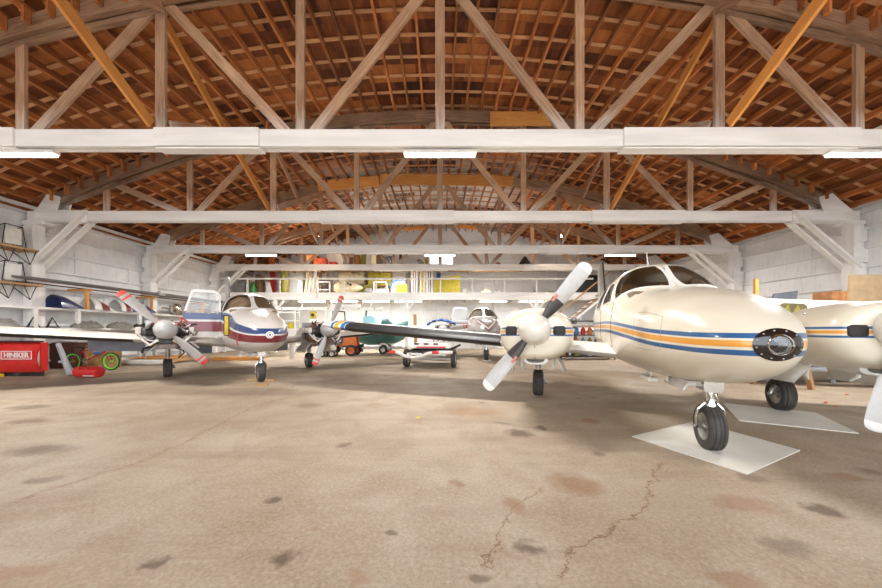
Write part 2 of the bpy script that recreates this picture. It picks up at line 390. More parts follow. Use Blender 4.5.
for z in (.8, 1.35, 1.9, 2.45, 3.6, 4.2, 4.8, 5.15, 5.7, 6.25, 6.8):
    xm = math.sqrt(max(ARC_R**2-(z-.3-(ZCH+RISE-ARC_R))**2, 0)) if z > 4.7 else 12
    for x0, x1 in ([(-min(xm, 12), WX0-.05), (WX1+.05, min(xm, 12))] if WZ0 < z < WZ1 else [(-min(xm, 12), min(xm, 12))]):
        mb = MB(); mb.beam((x0, Y1-.03, z), (x1, Y1-.03, z), .05, .05); trim(mb)
for x in (-3.3, 3.6, -7.3, 7.6, 11):
    mb = MB(); mb.box((x, Y1-.06, arch(x)/2), (.22, .12, arch(x)-.02)); trim(mb)

# ---- ceiling: sheathing, purlins, battens
def sheath_mat():
    m = bpy.data.materials.new('roof_sheathing'); m.use_nodes = True; nt = m.node_tree; b = nt.nodes['Principled BSDF']; b.inputs['Roughness'].default_value = .8
    tc = N(nt, 'ShaderNodeTexCoord'); sx = N(nt, 'ShaderNodeSeparateXYZ'); nt.links.new(tc.outputs['Object'], sx.inputs[0])
    cb = N(nt, 'ShaderNodeCombineXYZ'); nt.links.new(sx.outputs['X'], cb.inputs[0]); nt.links.new(sx.outputs['Y'], cb.inputs[1])
    br = N(nt, 'ShaderNodeTexBrick', Scale=1); br.inputs['Brick Width'].default_value = 1.22; br.inputs['Row Height'].default_value = .57
    br.inputs['Mortar Size'].default_value = .004; br.inputs['Color1'].default_value = (0, 0, 0, 1); br.inputs['Color2'].default_value = (1, 1, 1, 1); br.inputs['Mortar'].default_value = (.2, .2, .2, 1)
    nt.links.new(cb.outputs[0], br.inputs['Vector'])
    n = N(nt, 'ShaderNodeTexNoise', Scale=1.1, Detail=6, Roughness=.65, Distortion=.4)
    mp = N(nt, 'ShaderNodeMapping'); mp.inputs['Scale'].default_value = (4, 1, 1); nt.links.new(tc.outputs['Object'], mp.inputs['Vector']); nt.links.new(mp.outputs[0], n.inputs['Vector'])
    f = math_(nt, 'ADD', math_(nt, 'MULTIPLY', br.outputs['Color'], .45), math_(nt, 'MULTIPLY', n.outputs['Fac'], .7))
    rp = N(nt, 'ShaderNodeValToRGB'); e = rp.color_ramp.elements; e[0].position = .26; e[0].color = (*srgb((40, 20, 10)), 1); e[1].position = .85; e[1].color = (*srgb((196, 122, 62)), 1)
    k = rp.color_ramp.elements.new(.5); k.color = (*srgb((118, 60, 24)), 1)
    nt.links.new(f, rp.inputs['Fac'])
    # sheathing turns paler over the far centre of the hall
    a = N(nt, 'ShaderNodeMapRange'); a.inputs['From Min'].default_value = 11.9; a.inputs['From Max'].default_value = 13.4; nt.links.new(sx.outputs['Y'], a.inputs['Value'])
    bx = N(nt, 'ShaderNodeMapRange'); bx.inputs['From Min'].default_value = 3.2; bx.inputs['From Max'].default_value = 5.5; bx.inputs['To Min'].default_value = 1; bx.inputs['To Max'].default_value = 0
    nt.links.new(math_(nt, 'ABSOLUTE', math_(nt, 'ADD', sx.outputs['X'], .6)), bx.inputs['Value'])
    n5 = N(nt, 'ShaderNodeMapRange'); n5.inputs['From Min'].default_value = .35; n5.inputs['From Max'].default_value = .55; nt.links.new(f, n5.inputs['Value'])
    fa = math_(nt, 'MULTIPLY', math_(nt, 'MULTIPLY', a.outputs[0], bx.outputs[0]), n5.outputs[0])
    c = mixc(nt, fa, rp.outputs['Color'], srgb((214, 206, 196)))
    nt.links.new(c, b.inputs['Base Color']); return m
mb = MB(); NS = 60
def cpt(u, v, off=.30):
    x = (XL-.3)+u*(XR-XL+.6); return Vector((x, Y0-.3+v*(Y1-Y0+.5), arch(x, off)))
mb.grid(lambda u, v: cpt(u, v, .285), NS, 2); mb.grid(lambda u, v: cpt(u, v, .36), NS, 2)
CEIL = struct(mb.build('ceiling', sheath_mat(), smooth=False))
PX = [-12.0+i*.412 for i in range(59)]
for i, x in enumerate(PX):
    n = Vector((x, 0, arch(x)-(ZCH+RISE-ARC_R))).normalized()
    p = Vector((x, 0, arch(x)))+n*.19
    # runs in lapped lengths like the real timbers, slightly offset from bay to bay
    mb = MB(); edges = [Y0]+TY+[Y1]
    for k, (a, b_) in enumerate(zip(edges, edges[1:])):
        dx = .028*(1 if k % 2 else -1)
        mb.beam((p.x+dx, a-.18, p.z), (p.x+dx, min(b_+.18, Y1-.01), p.z), .05, .17, up=n)
    o = mb.build('purlin', W_PURLIN, CEIL)
y = Y0+.2
while y < Y1-.1:
    mb = MB()
    for a, b_ in zip(range(24), range(1, 25)):
        xa, xb = XL+.15+a*(XR-XL-.3)/24, XL+.15+b_*(XR-XL-.3)/24
        mb.beam((xa, y, arch(xa, .268)), (xb, y, arch(xb, .268)), .085, .02)
    mb.build('batten', W_BATTEN, CEIL); y += .57

# ============================================================ TRUSSES
ORD = ['nearest', 'second', 'third', 'fourth']
def truss(i, y):
    if i == 0: lab = 'bowstring timber roof truss overhead, in front of the nearest white chord'
    else: lab = ['', 'nearest bowstring roof truss, its thick white bottom chord the biggest in view',
                 'second bowstring roof truss from the front, white chord ending at both side walls',
                 'third bowstring roof truss, with long orange boards nailed to its arch',
                 'farthest bowstring roof truss, its white chord just above the storage loft'][i]
    t = thing('roof_truss', lab, 'roof truss', (0, y, 0), 0, 'bowstring roof trusses')
    X0, X1 = XL+.13, XR-.13
    c = MB(); c.beam((X0, -.06, ZCH), (X1, -.06, ZCH), .09, .29); c.beam((X0, .06, ZCH), (X1, .06, ZCH), .09, .29)
    rng = random.Random(i+3)
    cuts = [(-10.9, -7.6), (-4.95, -2.05), (3.3, 6.6), (8.6, 11.8)] if i == 1 else [(-12.3+.6, -10.2), (-3.5, .4), (4.4, 7.1), (10.2, 11.9)]
    if i == 1: cuts = [(-4.9, -3.1), (3.15, 7.2), (-12, -7.3), (8.6, 12)]
    ch = c.build('bottom_chord', WHITE_BEAM, t, bevel=.006)
    for a, b_ in cuts:
        s = MB(); s.beam((a, -.125, ZCH), (b_, -.125, ZCH), .035, .31); s.beam((a, 0, ZCH-.17), (b_, 0, ZCH-.17), .2, .025)
        for k in range(5):
            s.tube([(a+(k+.5)*(b_-a)/5, -.15, ZCH+.05*(-1)**k), (a+(k+.5)*(b_-a)/5, -.14, ZCH+.05*(-1)**k)], .014, 6)
        s.build('splice_plate', WHITE_BEAM, ch, bevel=.004)
    # arched top chord, laminated in short lengths
    a = MB(); nseg = 20; xs = [X0+.9+(X1-X0-1.8)*k/nseg for k in range(nseg+1)]
    for yy in (-.075, .075): a.rail([(xa, yy, arch(xa)-.03) for xa in xs], .08, .30)
    tc_ = a.build('top_chord', W_ARCH, t)
    for s in (-1, 1):
        l = MB()
        for n0, n1 in ((4.4, 3), (3, 2)):
            xa, xb = s*n0*SP, s*n1*SP
            l.beam((xa, 0, arch(xa)-.22), (xb, 0, arch(xb)-.24), .07, .10)
        l.build('lower_lamination', W_ARCH, tc_)
        # heel plates painted white
        h = MB(); xe = X1-.25 if s > 0 else X0+.25
        zz = arch(11.15)
        for yy in (-.15, .15):
            h.prism([(s*11.05, ZCH+.1), (xe, ZCH+.1), (xe-s*.15, ZCH+.22), (s*11.3, zz+.12), (s*10.95, zz+.02)], Mrot((0, yy, 0), (1, 0, 0), (0, -1, 0)), .04)
        h.build('heel_plate', WHITE_BEAM, t)
    for k in range(-4, 5):
        x = k*SP; p = MB(); p.beam((x, 0, ZCH-.1), (x, 0, arch(x)-.1), .06, .165 if k % 2 == 0 else .15, up=(1, 0, 0)); p.build('web_post', W_TRUSS, t)
    for k in (-3, -1, 1, 3):
        for s in (-1, 1):
            xb = k*SP+s*.18; xt = (k+s)*SP-s*.14
            d = MB(); d.beam((xb, .0, ZCH+.08), (xt, .0, arch(xt)-.16), .17, .05, up=(0, 1, 0)).build('web_diagonal', W_TRUSS, t)
    if i:
        for s, xw in ((-1, XL), (1, XR)):
            for yy in (-.17, .17):
                kb = MB(); kb.beam((s*10.2, yy, ZCH+.05), (xw-s*.22, yy, 2.98), .06, .16, up=(0, 1, 0)); kb.build('knee_brace', WHITE_BEAM, t)
    if i in (1, 2):
        for x in PX[2:-2]:
            if abs(x) > 4.2: b_ = MB().box((x+.03, -.175, arch(x)+.04), (.05, .10, .26)); b_.build('purlin_end', W_PURLIN, t)
    return t
TR = [truss(i, y) for i, y in enumerate(TY)]
# new boards nailed onto the arches
for i, px0, py0, px1, py1, h in ((2, 490, 119, 551, 118.5, .4), (3, 318, 186, 379, 181, .42), (3, 380, 179, 513, 181, .42), (4, 404, 229, 425, 228, .18), (4, 458, 226, 479, 228, .2)):
    a = at(px0, py0, TY[i]-.17); b_ = at(px1, py1, TY[i]-.17); a.y = b_.y = -.17
    MB().beam(a, b_, .05, h).build('new_board', W_NEW, TR[i])['label'] = 'new yellow board nailed on the arch'
# sway braces between neighbouring trusses
BN = {1: 'near', 2: 'middle', 3: 'rear', 4: 'rearmost'}
for i in range(1, 5):
    for s in (-1, 1):
        sd = 'left' if s < 0 else 'right'
        for q, (xo, ya, za, yb, zb) in enumerate(((.09, TY[i]-.1, 4.74, TY[i-1]+.1, arch(4.88)-.2), (-.09, TY[i-1]+.1, 4.82, TY[i]-.1, arch(4.88)-.25))):
            x = s*(2*SP+xo); m = W_NEW if (q == 0 and i < 3) else W_TRUSS
            o = MB().beam((x, ya, za), (x, yb, zb), .05, .18, up=(1, 0, 0) if False else (0, 0, 1)).build('sway_brace', m)
            kind = ('bright orange' if m is W_NEW else 'brown') + (' sway brace rising toward the camera' if q == 0 else ' sway brace rising toward the back')
            tag(o, '%s from the %s %s truss post' % (kind, {1: 'nearest', 2: 'second', 3: 'third', 4: 'farthest'}[i], sd), 'roof brace', 'sway braces between the trusses')
# wall columns
for i, y in enumerate(TY[1:], 1):
    for s, xw, sd in ((-1, XL, 'left'), (1, XR, 'right')):
        t = thing('timber_column', 'white %s wall column under the %s roof truss' % (sd, {1: 'nearest', 2: 'second', 3: 'third', 4: 'farthest'}[i]), 'column', (xw-s*.22, y, 0), 0, 'white timber wall columns')
        MB().box((0, 0, 2.17), (.28, .30, 4.34)).build('post', WHITE_BEAM, t)
        MB().box((-s*.12, 0, 4.3), (.6, .34, .1)).build('bearing_block', WHITE_BEAM, t)
        for z, w in ((3.95, .36), (3.35, .42), (2.9, .34)):
            MB().box((s*.0, -.17, z), (w, .05, .42)).build('packing_board', WHITE_BEAM, t)

# ============================================================ LIGHTS
def tube_light(x, y, z, lab, L=1.22, p=60, g='fluorescent tube lights'):
    t = thing('fluorescent_light', lab, 'light', (x, y, z), 0, g)
    MB().box((0, 0, 0), (L+.05, .12, .05)).build('housing', WHITE, t)
    b = MB()
    for yy in (-.03, .03): b.tube([(-L/2, yy, -.045), (L/2, yy, -.045)], .017, 8)
    b.build('tube', TUBE, t)
    l = bpy.data.lights.new('tube_glow', 'AREA'); l.shape = 'RECTANGLE'; l.size = L; l.size_y = .1; l.energy = p; l.color = (1, .975, .94)
    o = bpy.data.objects.new('tube_glow', l); COL.objects.link(o); o.location = (0, 0, -.075); o.parent = t
for i, w in ((1, 'nearest'), (3, 'third')):
    for x, sd in ((-7.35, 'left of centre'), (0, 'at the centre'), (7.4, 'right of centre')):
        tube_light(x, TY[i], ZCH-.21, 'lit fluorescent tube under the %s white truss chord, %s' % (w, sd), p=LP)
for k, x in enumerate((-7.2, -5.4, -3.6, -1.8, 3.0, 5.2)):
    tube_light(x, 18.3, 2.84, 'lit fluorescent tube under the storage loft, %s' % ['leftmost of the row', 'second from the left end', 'third from the left end', 'just left of the bare gap', 'first one right of the gap', 'rightmost of the row'][k], L=1.5, p=MP, g='tubes under the loft')
for x, sd in ((-7.6, 'left part'), (-2.6, 'middle part'), (2.6, 'right part')):  # tubes and uplights added out of sight behind the chord to brighten the loft
    tube_light(x, TY[4]+.26, ZCH+.02, 'hidden fluorescent tube added behind the farthest chord to brighten the loft, %s' % sd, p=90, g='tubes added behind the farthest chord')
    l = bpy.data.lights.new('added_uplight', 'AREA'); l.shape = 'RECTANGLE'; l.size = 1.2; l.size_y = .08; l.energy = 35; l.color = (1, .975, .94)
    o = bpy.data.objects.new('added_uplight', l); COL.objects.link(o); o.location = (x, TY[4]+.26, ZCH+.1); o.rotation_euler = (PI, 0, 0)
for x, sd in ((-5.86, 'left'), (5.9, 'right')):
    t = thing('hanging_bulb', 'bare glowing bulb near the roof on the %s, past the third truss' % sd, 'bulb', (x, 15.9, 5.78), 0, 'bare bulbs near the roof')
    MB().lathe([(0, -.07), (.05, -.05), (.065, 0), (.05, .05), (.025, .09)], n=12).build('bulb', mat('bulb_glow', (255, 235, 200), .5, var=0, emit=((255, 226, 180), 60)), t, smooth=True)
    MB().tube([(0, 0, .08), (0, 0, .2)], .028, 8).build('socket', WHITE, t); MB().tube([(0, 0, .19), (0, 0, 1.1)], .008, 6).build('cord', BLACK, t)
    l = bpy.data.lights.new('bulb_glow', 'POINT'); l.energy = 45; l.color = (1, .85, .62); l.shadow_soft_size = .07
    o = bpy.data.objects.new('bulb_glow', l); COL.objects.link(o); o.location = (0, 0, -.12); o.parent = t
w = bpy.data.worlds.new('sky'); bpy.context.scene.world = w; w.use_nodes = True
w.node_tree.nodes['Background'].inputs[0].default_value = (.86, .93, 1, 1); w.node_tree.nodes['Background'].inputs[1].default_value = SKY
sl = bpy.data.lights.new('sun', 'SUN'); sl.energy = SUN; sl.angle = .02; sl.color = (1, .95, .88)
so = bpy.data.objects.new('sun', sl); COL.objects.link(so); so.rotation_euler = Euler((math.radians(-38), math.radians(12), 0))
# camera
cd = bpy.data.cameras.new('camera'); cd.lens = F/882*36; cd.sensor_width = 36; cd.shift_y = 36/882; cd.shift_x = 1/882; cd.clip_start = .05; cd.clip_end = 200
co = bpy.data.objects.new('camera', cd); COL.objects.link(co); co.location = (0, 0, CH); co.rotation_euler = (PI/2, 0, 0); bpy.context.scene.camera = co
vs = bpy.context.scene.view_settings; vs.view_transform = 'Standard'; vs.look = 'None'; vs.gamma = 1; vs.exposure = EXPO
# ============================================================ AIRCRAFT
#        x     zbot  ztop  halfw  zc    exponent
ST = [(3.275, 1.075, 1.095, .012, 1.085, 2.0), (3.25, 1.01, 1.16, .105, 1.085, 2.0), (3.19, .94, 1.235, .20, 1.09, 2.05), (3.08, .86, 1.32, .285, 1.10, 2.1),
      (2.92, .79, 1.41, .37, 1.12, 2.15), (2.7, .73, 1.495, .445, 1.13, 2.2), (2.4, .685, 1.575, .54, 1.15, 2.25), (2.0, .65, 1.65, .60, 1.17, 2.3), (1.7, .635, 1.69, .635, 1.18, 2.35),
      (1.45, .63, 1.73, .66, 1.2, 2.45), (1.2, .63, 1.85, .68, 1.2, 2.5), (.95, .63, 2.01, .69, 1.22, 2.6), (.72, .63, 2.12, .70, 1.23, 2.65), (.45, .63, 2.19, .70, 1.24, 2.65), (0, .63, 2.22, .70, 1.24, 2.6),
      (-.8, .64, 2.20, .69, 1.26, 2.5), (-1.5, .68, 2.12, .64, 1.29, 2.35), (-2.2, .78, 1.95, .53, 1.33, 2.3), (-3.2, .96, 1.80, .37, 1.38, 2.2), (-4.3, 1.14, 1.68, .22, 1.42, 2.1), (-5.3, 1.28, 1.60, .10, 1.45, 2.0), (-5.75, 1.36, 1.54, .03, 1.45, 2.0)]
ST.reverse()
def sect(x):
    i = 0
    while i < len(ST)-2 and x > ST[i+1][0]: i += 1
    p1, p2 = ST[i], ST[i+1]; p0 = ST[max(i-1, 0)]; p3 = ST[min(i+2, len(ST)-1)]
    h = p2[0]-p1[0]; t = min(max((x-p1[0])/h, 0), 1); out = []
    for k in range(1, 6):
        d = (p2[k]-p1[k])/h
        da = (p1[k]-p0[k])/(p1[0]-p0[0]) if p1 is not p0 else d; db = (p3[k]-p2[k])/(p3[0]-p2[0]) if p3 is not p2 else d
        m1 = 0 if da*d <= 0 else 2*da*d/(da+d); m2 = 0 if db*d <= 0 else 2*db*d/(db+d)
        out.append((2*t**3-3*t*t+1)*p1[k]+(t**3-2*t*t+t)*h*m1+(-2*t**3+3*t*t)*p2[k]+(t**3-t*t)*h*m2)
    return out
def fus(x, th, off=0.):
    """surface point; th 0 = left side, 90 deg = top, 180 = right side"""
    zb, zt, w, zc, n = sect(x); c, s = math.cos(th), math.sin(th)
    cc = math.copysign(abs(c)**(2/n), c); ss = abs(s)**(2/n)
    z = zc+(zt-zc)*ss if s > 0 else zc-(zc-zb)*ss
    y = w*cc
    if s > 0:                                   # cabin sides lean inwards above the belt line
        up = max(0, (z-1.55)/.65); y *= 1-.10*min(up, 1)**1.3*min(1, max(0, (zt-1.7)/.4))
    p = Vector((x, y, z))
    if off:
        e = 1e-3
        a = fus(x+e, th)-fus(x-e, th); b = fus(x, th+e)-fus(x, th-e)
        n_ = a.cross(b)
        if n_.length > 1e-12:
            n_.normalize(); q = Vector((0, y, z-zc))
            if n_.dot(q) < 0: n_ = -n_
            p = p+n_*off
    return p
def th_z(x, z, right):
    lo, hi = 0, PI/2
    for _ in range(30):
        m = (lo+hi)/2
        if fus(x, m).z < z: lo = m
        else: hi = m
    return PI-lo if right else lo
def th_y(x, y):
    lo, hi = 0, PI/2
    for _ in range(30):
        m = (lo+hi)/2
        if fus(x, m).y > abs(y): lo = m
        else: hi = m
    return lo if y > 0 else PI-lo
def patchfn(c, a=.42):
    """c: four (x, th) corners u-v order 00,10,11,01"""
    def f(u, v, k=1.0):
        p, q = (u*2-1), (v*2-1)
        p, q = p*math.sqrt(1-a*q*q/2)*k/math.sqrt(1-a/2*0), q*math.sqrt(1-a*p*p/2)*k
        u2, v2 = (p+1)/2, (q+1)/2
        x = (c[0][0]*(1-u2)+c[1][0]*u2)*(1-v2)+(c[3][0]*(1-u2)+c[2][0]*u2)*v2
        t = (c[0][1]*(1-u2)+c[1][1]*u2)*(1-v2)+(c[3][1]*(1-u2)+c[2][1]*u2)*v2
        return x, t
    return f
def outline(f, n=10, k=1.0):
    o = []
    for i in range(n): o.append(f(i/n, 0, k))
    for i in range(n): o.append(f(1, i/n, k))
    for i in range(n): o.append(f(1-i/n, 1, k))
    for i in range(n): o.append(f(0, 1-i/n, k))
    return o
def inside(p, poly):
    x, y = p; r = False; j = len(poly)-1
    for i in range(len(poly)):
        xi, yi = poly[i]; xj, yj = poly[j]
        if (yi > y) != (yj > y) and x < (xj-xi)*(y-yi)/(yj-yi)+xi: r = not r
        j = i
    return r

def livery(name, base, kind):
    m = bpy.data.materials.new(name); m.use_nodes = True; nt = m.node_tree; b = nt.nodes['Principled BSDF']
    b.inputs['Roughness'].default_value = .28; b.inputs['Coat Weight'].default_value = .5; b.inputs['Coat Roughness'].default_value = .08
    tc = N(nt, 'ShaderNodeTexCoord'); s = N(nt, 'ShaderNodeSeparateXYZ'); nt.links.new(tc.outputs['Object'], s.inputs[0])
    X, Y, Z = s.outputs
    n = N(nt, 'ShaderNodeTexNoise', Scale=3, Detail=6); nt.links.new(tc.outputs['Object'], n.inputs['Vector'])
    r = N(nt, 'ShaderNodeMapRange'); r.inputs['From Min'].default_value = .5; r.inputs['From Max'].default_value = .8; r.inputs['To Max'].default_value = .22; nt.links.new(n.outputs['Fac'], r.inputs['Value'])
    c = mixc(nt, r.outputs[0], srgb(base), srgb([v*.86 for v in base]))
    def curve(pts):
        """piecewise line offset as a function of x"""
        o = None
        for (xa, za), (xb, zb) in zip(pts, pts[1:]):
            mr = N(nt, 'ShaderNodeMapRange', interpolation_type='SMOOTHSTEP'); mr.inputs['From Min'].default_value = xa; mr.inputs['From Max'].default_value = xb
            mr.inputs['To Min'].default_value = 0; mr.inputs['To Max'].default_value = zb-za; nt.links.new(X, mr.inputs['Value'])
            o = mr.outputs[0] if o is None else math_(nt, 'ADD', o, mr.outputs[0])
        return math_(nt, 'ADD', o, pts[0][1])
    def band(t, a, b_, col, c):
        f = math_(nt, 'MULTIPLY', math_(nt, 'GREATER_THAN', t, a), math_(nt, 'LESS_THAN', t, b_))
        return mixc(nt, f, c, srgb(col))
    BLUE, GOLD = (42, 92, 142), (226, 158, 62)
    if kind == 'stripes':
        t = math_(nt, 'SUBTRACT', Z, curve([(-3, 1.26), (.5, 1.245), (3.2, 1.085)]))
        c = band(t, .044, .083, BLUE, c); c = band(t, -.022, .028, GOLD, c); c = band(t, -.086, -.044, BLUE, c)
    elif kind == 'cowl':
        t = math_(nt, 'SUBTRACT', Z, 1.165)
        c = band(t, .035, .06, BLUE, c); c = band(t, -.012, .02, GOLD, c); c = band(t, -.055, -.032, BLUE, c)
    elif kind == 'flag':
        t = math_(nt, 'SUBTRACT', Z, curve([(.5, 1.43), (3.3, 1.075)]))
        w = curve([(-1, 1), (1.5, 1), (3.25, .62)]); t = math_(nt, 'DIVIDE', t, w)
        c = band(t, .045, .235, (46, 66, 112), c); c = band(t, -.25, -.005, (124, 42, 50), c)
        # grey anti-glare upper nose
        top = math_(nt, 'MULTIPLY', math_(nt, 'GREATER_THAN', t, .25), math_(nt, 'GREATER_THAN', X, 1.5))
        c = mixc(nt, top, c, srgb((206, 200, 192)))
    elif kind == 'chevron':
        ay = math_(nt, 'ABSOLUTE', Y)
        t = math_(nt, 'SUBTRACT', Z, math_(nt, 'ADD', curve([(.9, 1.58), (1.6, 1.42), (2.6, 1.24)]), math_(nt, 'MULTIPLY', ay, math_(nt, 'MULTIPLY', curve([(1.6, 0), (2.4, .85)]), 1))))
        c = mixc(nt, math_(nt, 'GREATER_THAN', X, 1.2), c, srgb((150, 146, 142)))
        for a, b_, col in ((.1, .13, (60, 62, 72)), (.04, .075, (120, 50, 48)), (-.02, .02, (225, 222, 216)), (-.06, -.03, (60, 62, 72)), (-.12, -.08, (120, 50, 48))): c = band(t, a, b_, col, c)
    nt.links.new(c, b.inputs['Base Color']); return m
def paint(name, rgb, rough=.3):
    m = mat(name, rgb, rough, var=.05, scale=3, coat=.5); return m
GLASS = glassmat('plexiglass', (.90, .88, .84), .08)
BOOT = mat('black_rubber_boot', (38, 37, 37), .5, var=.15, scale=8)
RED = mat('red_paint', (202, 52, 44), .4, var=.08)
SEAT = mat('tan_seat_cloth', (148, 122, 92), .85, var=.2)
LINER = mat('cabin_liner', (128, 114, 94), .9, var=.2)

def wheel(mb, mh, c, r, w, ax=(0, 1, 0)):
    """tyre into mb, hub into mh"""
    M = Mz(c, ax)
    mb.lathe([(r*.58, -w*.36), (r*.78, -w*.5), (r*.93, -w*.44), (r*.975, -w*.36), (r*.985, -w*.25), (r*.965, -w*.235), (r*.965, -w*.2), (r, -w*.18), (r, -w*.06), (r*.98, -w*.045), (r*.98, w*.045), (r, w*.06), (r, w*.18), (r*.965, w*.2), (r*.965, w*.235), (r*.985, w*.25), (r*.975, w*.36), (r*.93, w*.44), (r*.78, w*.5), (r*.58, w*.36)], M, 36)
    mh.lathe([(0, -w*.30), (r*.18, -w*.34), (r*.2, -w*.2), (r*.5, -w*.24), (r*.6, -w*.38), (r*.62, -w*.3), (r*.56, 0), (r*.62, w*.3), (r*.6, w*.38), (r*.5, w*.24), (r*.2, w*.2), (r*.18, w*.34), (0, w*.30)], M, 24)

def blade_mesh(mb, c, ang, L, fwd_x, roll=1, kw=1):
    """propeller blade from hub centre c in local YZ plane at ang"""
    d = Vector((0, math.cos(ang), math.sin(ang))); t = Vector((0, -math.sin(ang), math.cos(ang))); f = Vector((1, 0, 0))
    rings = []; mats = []
    prof = [(.06, .035, .035, 80), (.14, .038, .036, 70), (.2, .05, .032, 55), (.3, .076, .024, 42), (.45, .096, .016, 32), (.62, .104, .012, 26), (.78, .106, .010, 22), (.88, .104, .009, 19), (.94, .098, .008, 17), (.975, .082, .006, 16), (.995, .05, .004, 15), (1, .02, .003, 15)]
    for s, w, th, tw in prof:
        a = math.radians(tw*.55)*roll; u = t*math.cos(a)+f*math.sin(a); v = f*math.cos(a)-t*math.sin(a)
        rings.append([c+d*(s*L)+u*(w*kw*math.cos(q*PI/6))+v*(th*math.sin(q*PI/6)) for q in range(12)])
    mb.loft(rings); return d, t

def propmat(name, body, tip, tipbands, inner, r0, L=1.0):
    m = bpy.data.materials.new(name); m.use_nodes = True; nt = m.node_tree; b = nt.nodes['Principled BSDF']; b.inputs['Roughness'].default_value = .35; b.inputs['Metallic'].default_value = .15
    tc = N(nt, 'ShaderNodeTexCoord'); s = N(nt, 'ShaderNodeSeparateXYZ'); nt.links.new(tc.outputs['Object'], s.inputs[0])
    d = N(nt, 'ShaderNodeVectorMath', operation='DISTANCE'); nt.links.new(tc.outputs['Object'], d.inputs[0]); d.inputs[1].default_value = (1.9, 0, 0)
    y0 = N(nt, 'ShaderNodeVectorMath', operation='MULTIPLY'); nt.links.new(tc.outputs['Object'], y0.inputs[0]); y0.inputs[1].default_value = (0, 1, 1)
    ab = math_(nt, 'ABSOLUTE', s.outputs['Y']); yy = math_(nt, 'SUBTRACT', ab, 1.7); zz = math_(nt, 'SUBTRACT', s.outputs['Z'], 1.2)
    r = math_(nt, 'SQRT', math_(nt, 'ADD', math_(nt, 'MULTIPLY', yy, yy), math_(nt, 'MULTIPLY', zz, zz)))
    n = N(nt, 'ShaderNodeTexNoise', Scale=14, Detail=5); nt.links.new(tc.outputs['Object'], n.inputs['Vector'])
    c = mixc(nt, n.outputs['Fac'], srgb([v*.88 for v in body]), srgb(body))
    if inner: c = mixc(nt, math_(nt, 'LESS_THAN', r, .47), c, srgb(inner))
    for a, b_ in tipbands: c = mixc(nt, math_(nt, 'MULTIPLY', math_(nt, 'GREATER_THAN', r, a), math_(nt, 'LESS_THAN', r, b_)), c, srgb(tip))
    nt.links.new(c, b.inputs['Base Color']); return m

def section_ring(x, yc, zc, w, h, n=2.5, k=28, taperz=1):
    out = []
    for i in range(k):
        a = 2*PI*i/k; c, s = math.cos(a), math.sin(a)
        out.append(Vector((x, yc+w*math.copysign(abs(c)**(2/n), c), zc+h*math.copysign(abs(s)**(2/n), s))))
    return out
def airfoil(xle, chord, z, y, t, k=9):
    """closed section points at span y"""
    up, lo = [], []
    for i in range(k+1):
        u = (1-math.cos(PI*i/k))/2
        th = t*chord*5*(.2969*math.sqrt(u)-.126*u-.3516*u*u+.2843*u**3-.1036*u**4)
        up.append(Vector((xle-u*chord, y, z+th*1.15))); lo.append(Vector((xle-u*chord, y, z-th*.75)))
    return up+lo[::-1][:-1] if False else up+lo[-1:0:-1]

def wing_z(y): return .84+(abs(y)-.6)*.083
def wing_geo(y):
    """leading edge x, chord"""
    a = abs(y)
    if a < 1.2: return .95-.2*(a-.5)/.7, 1.9-.2*(a-.5)/.7
    return .75, 1.7

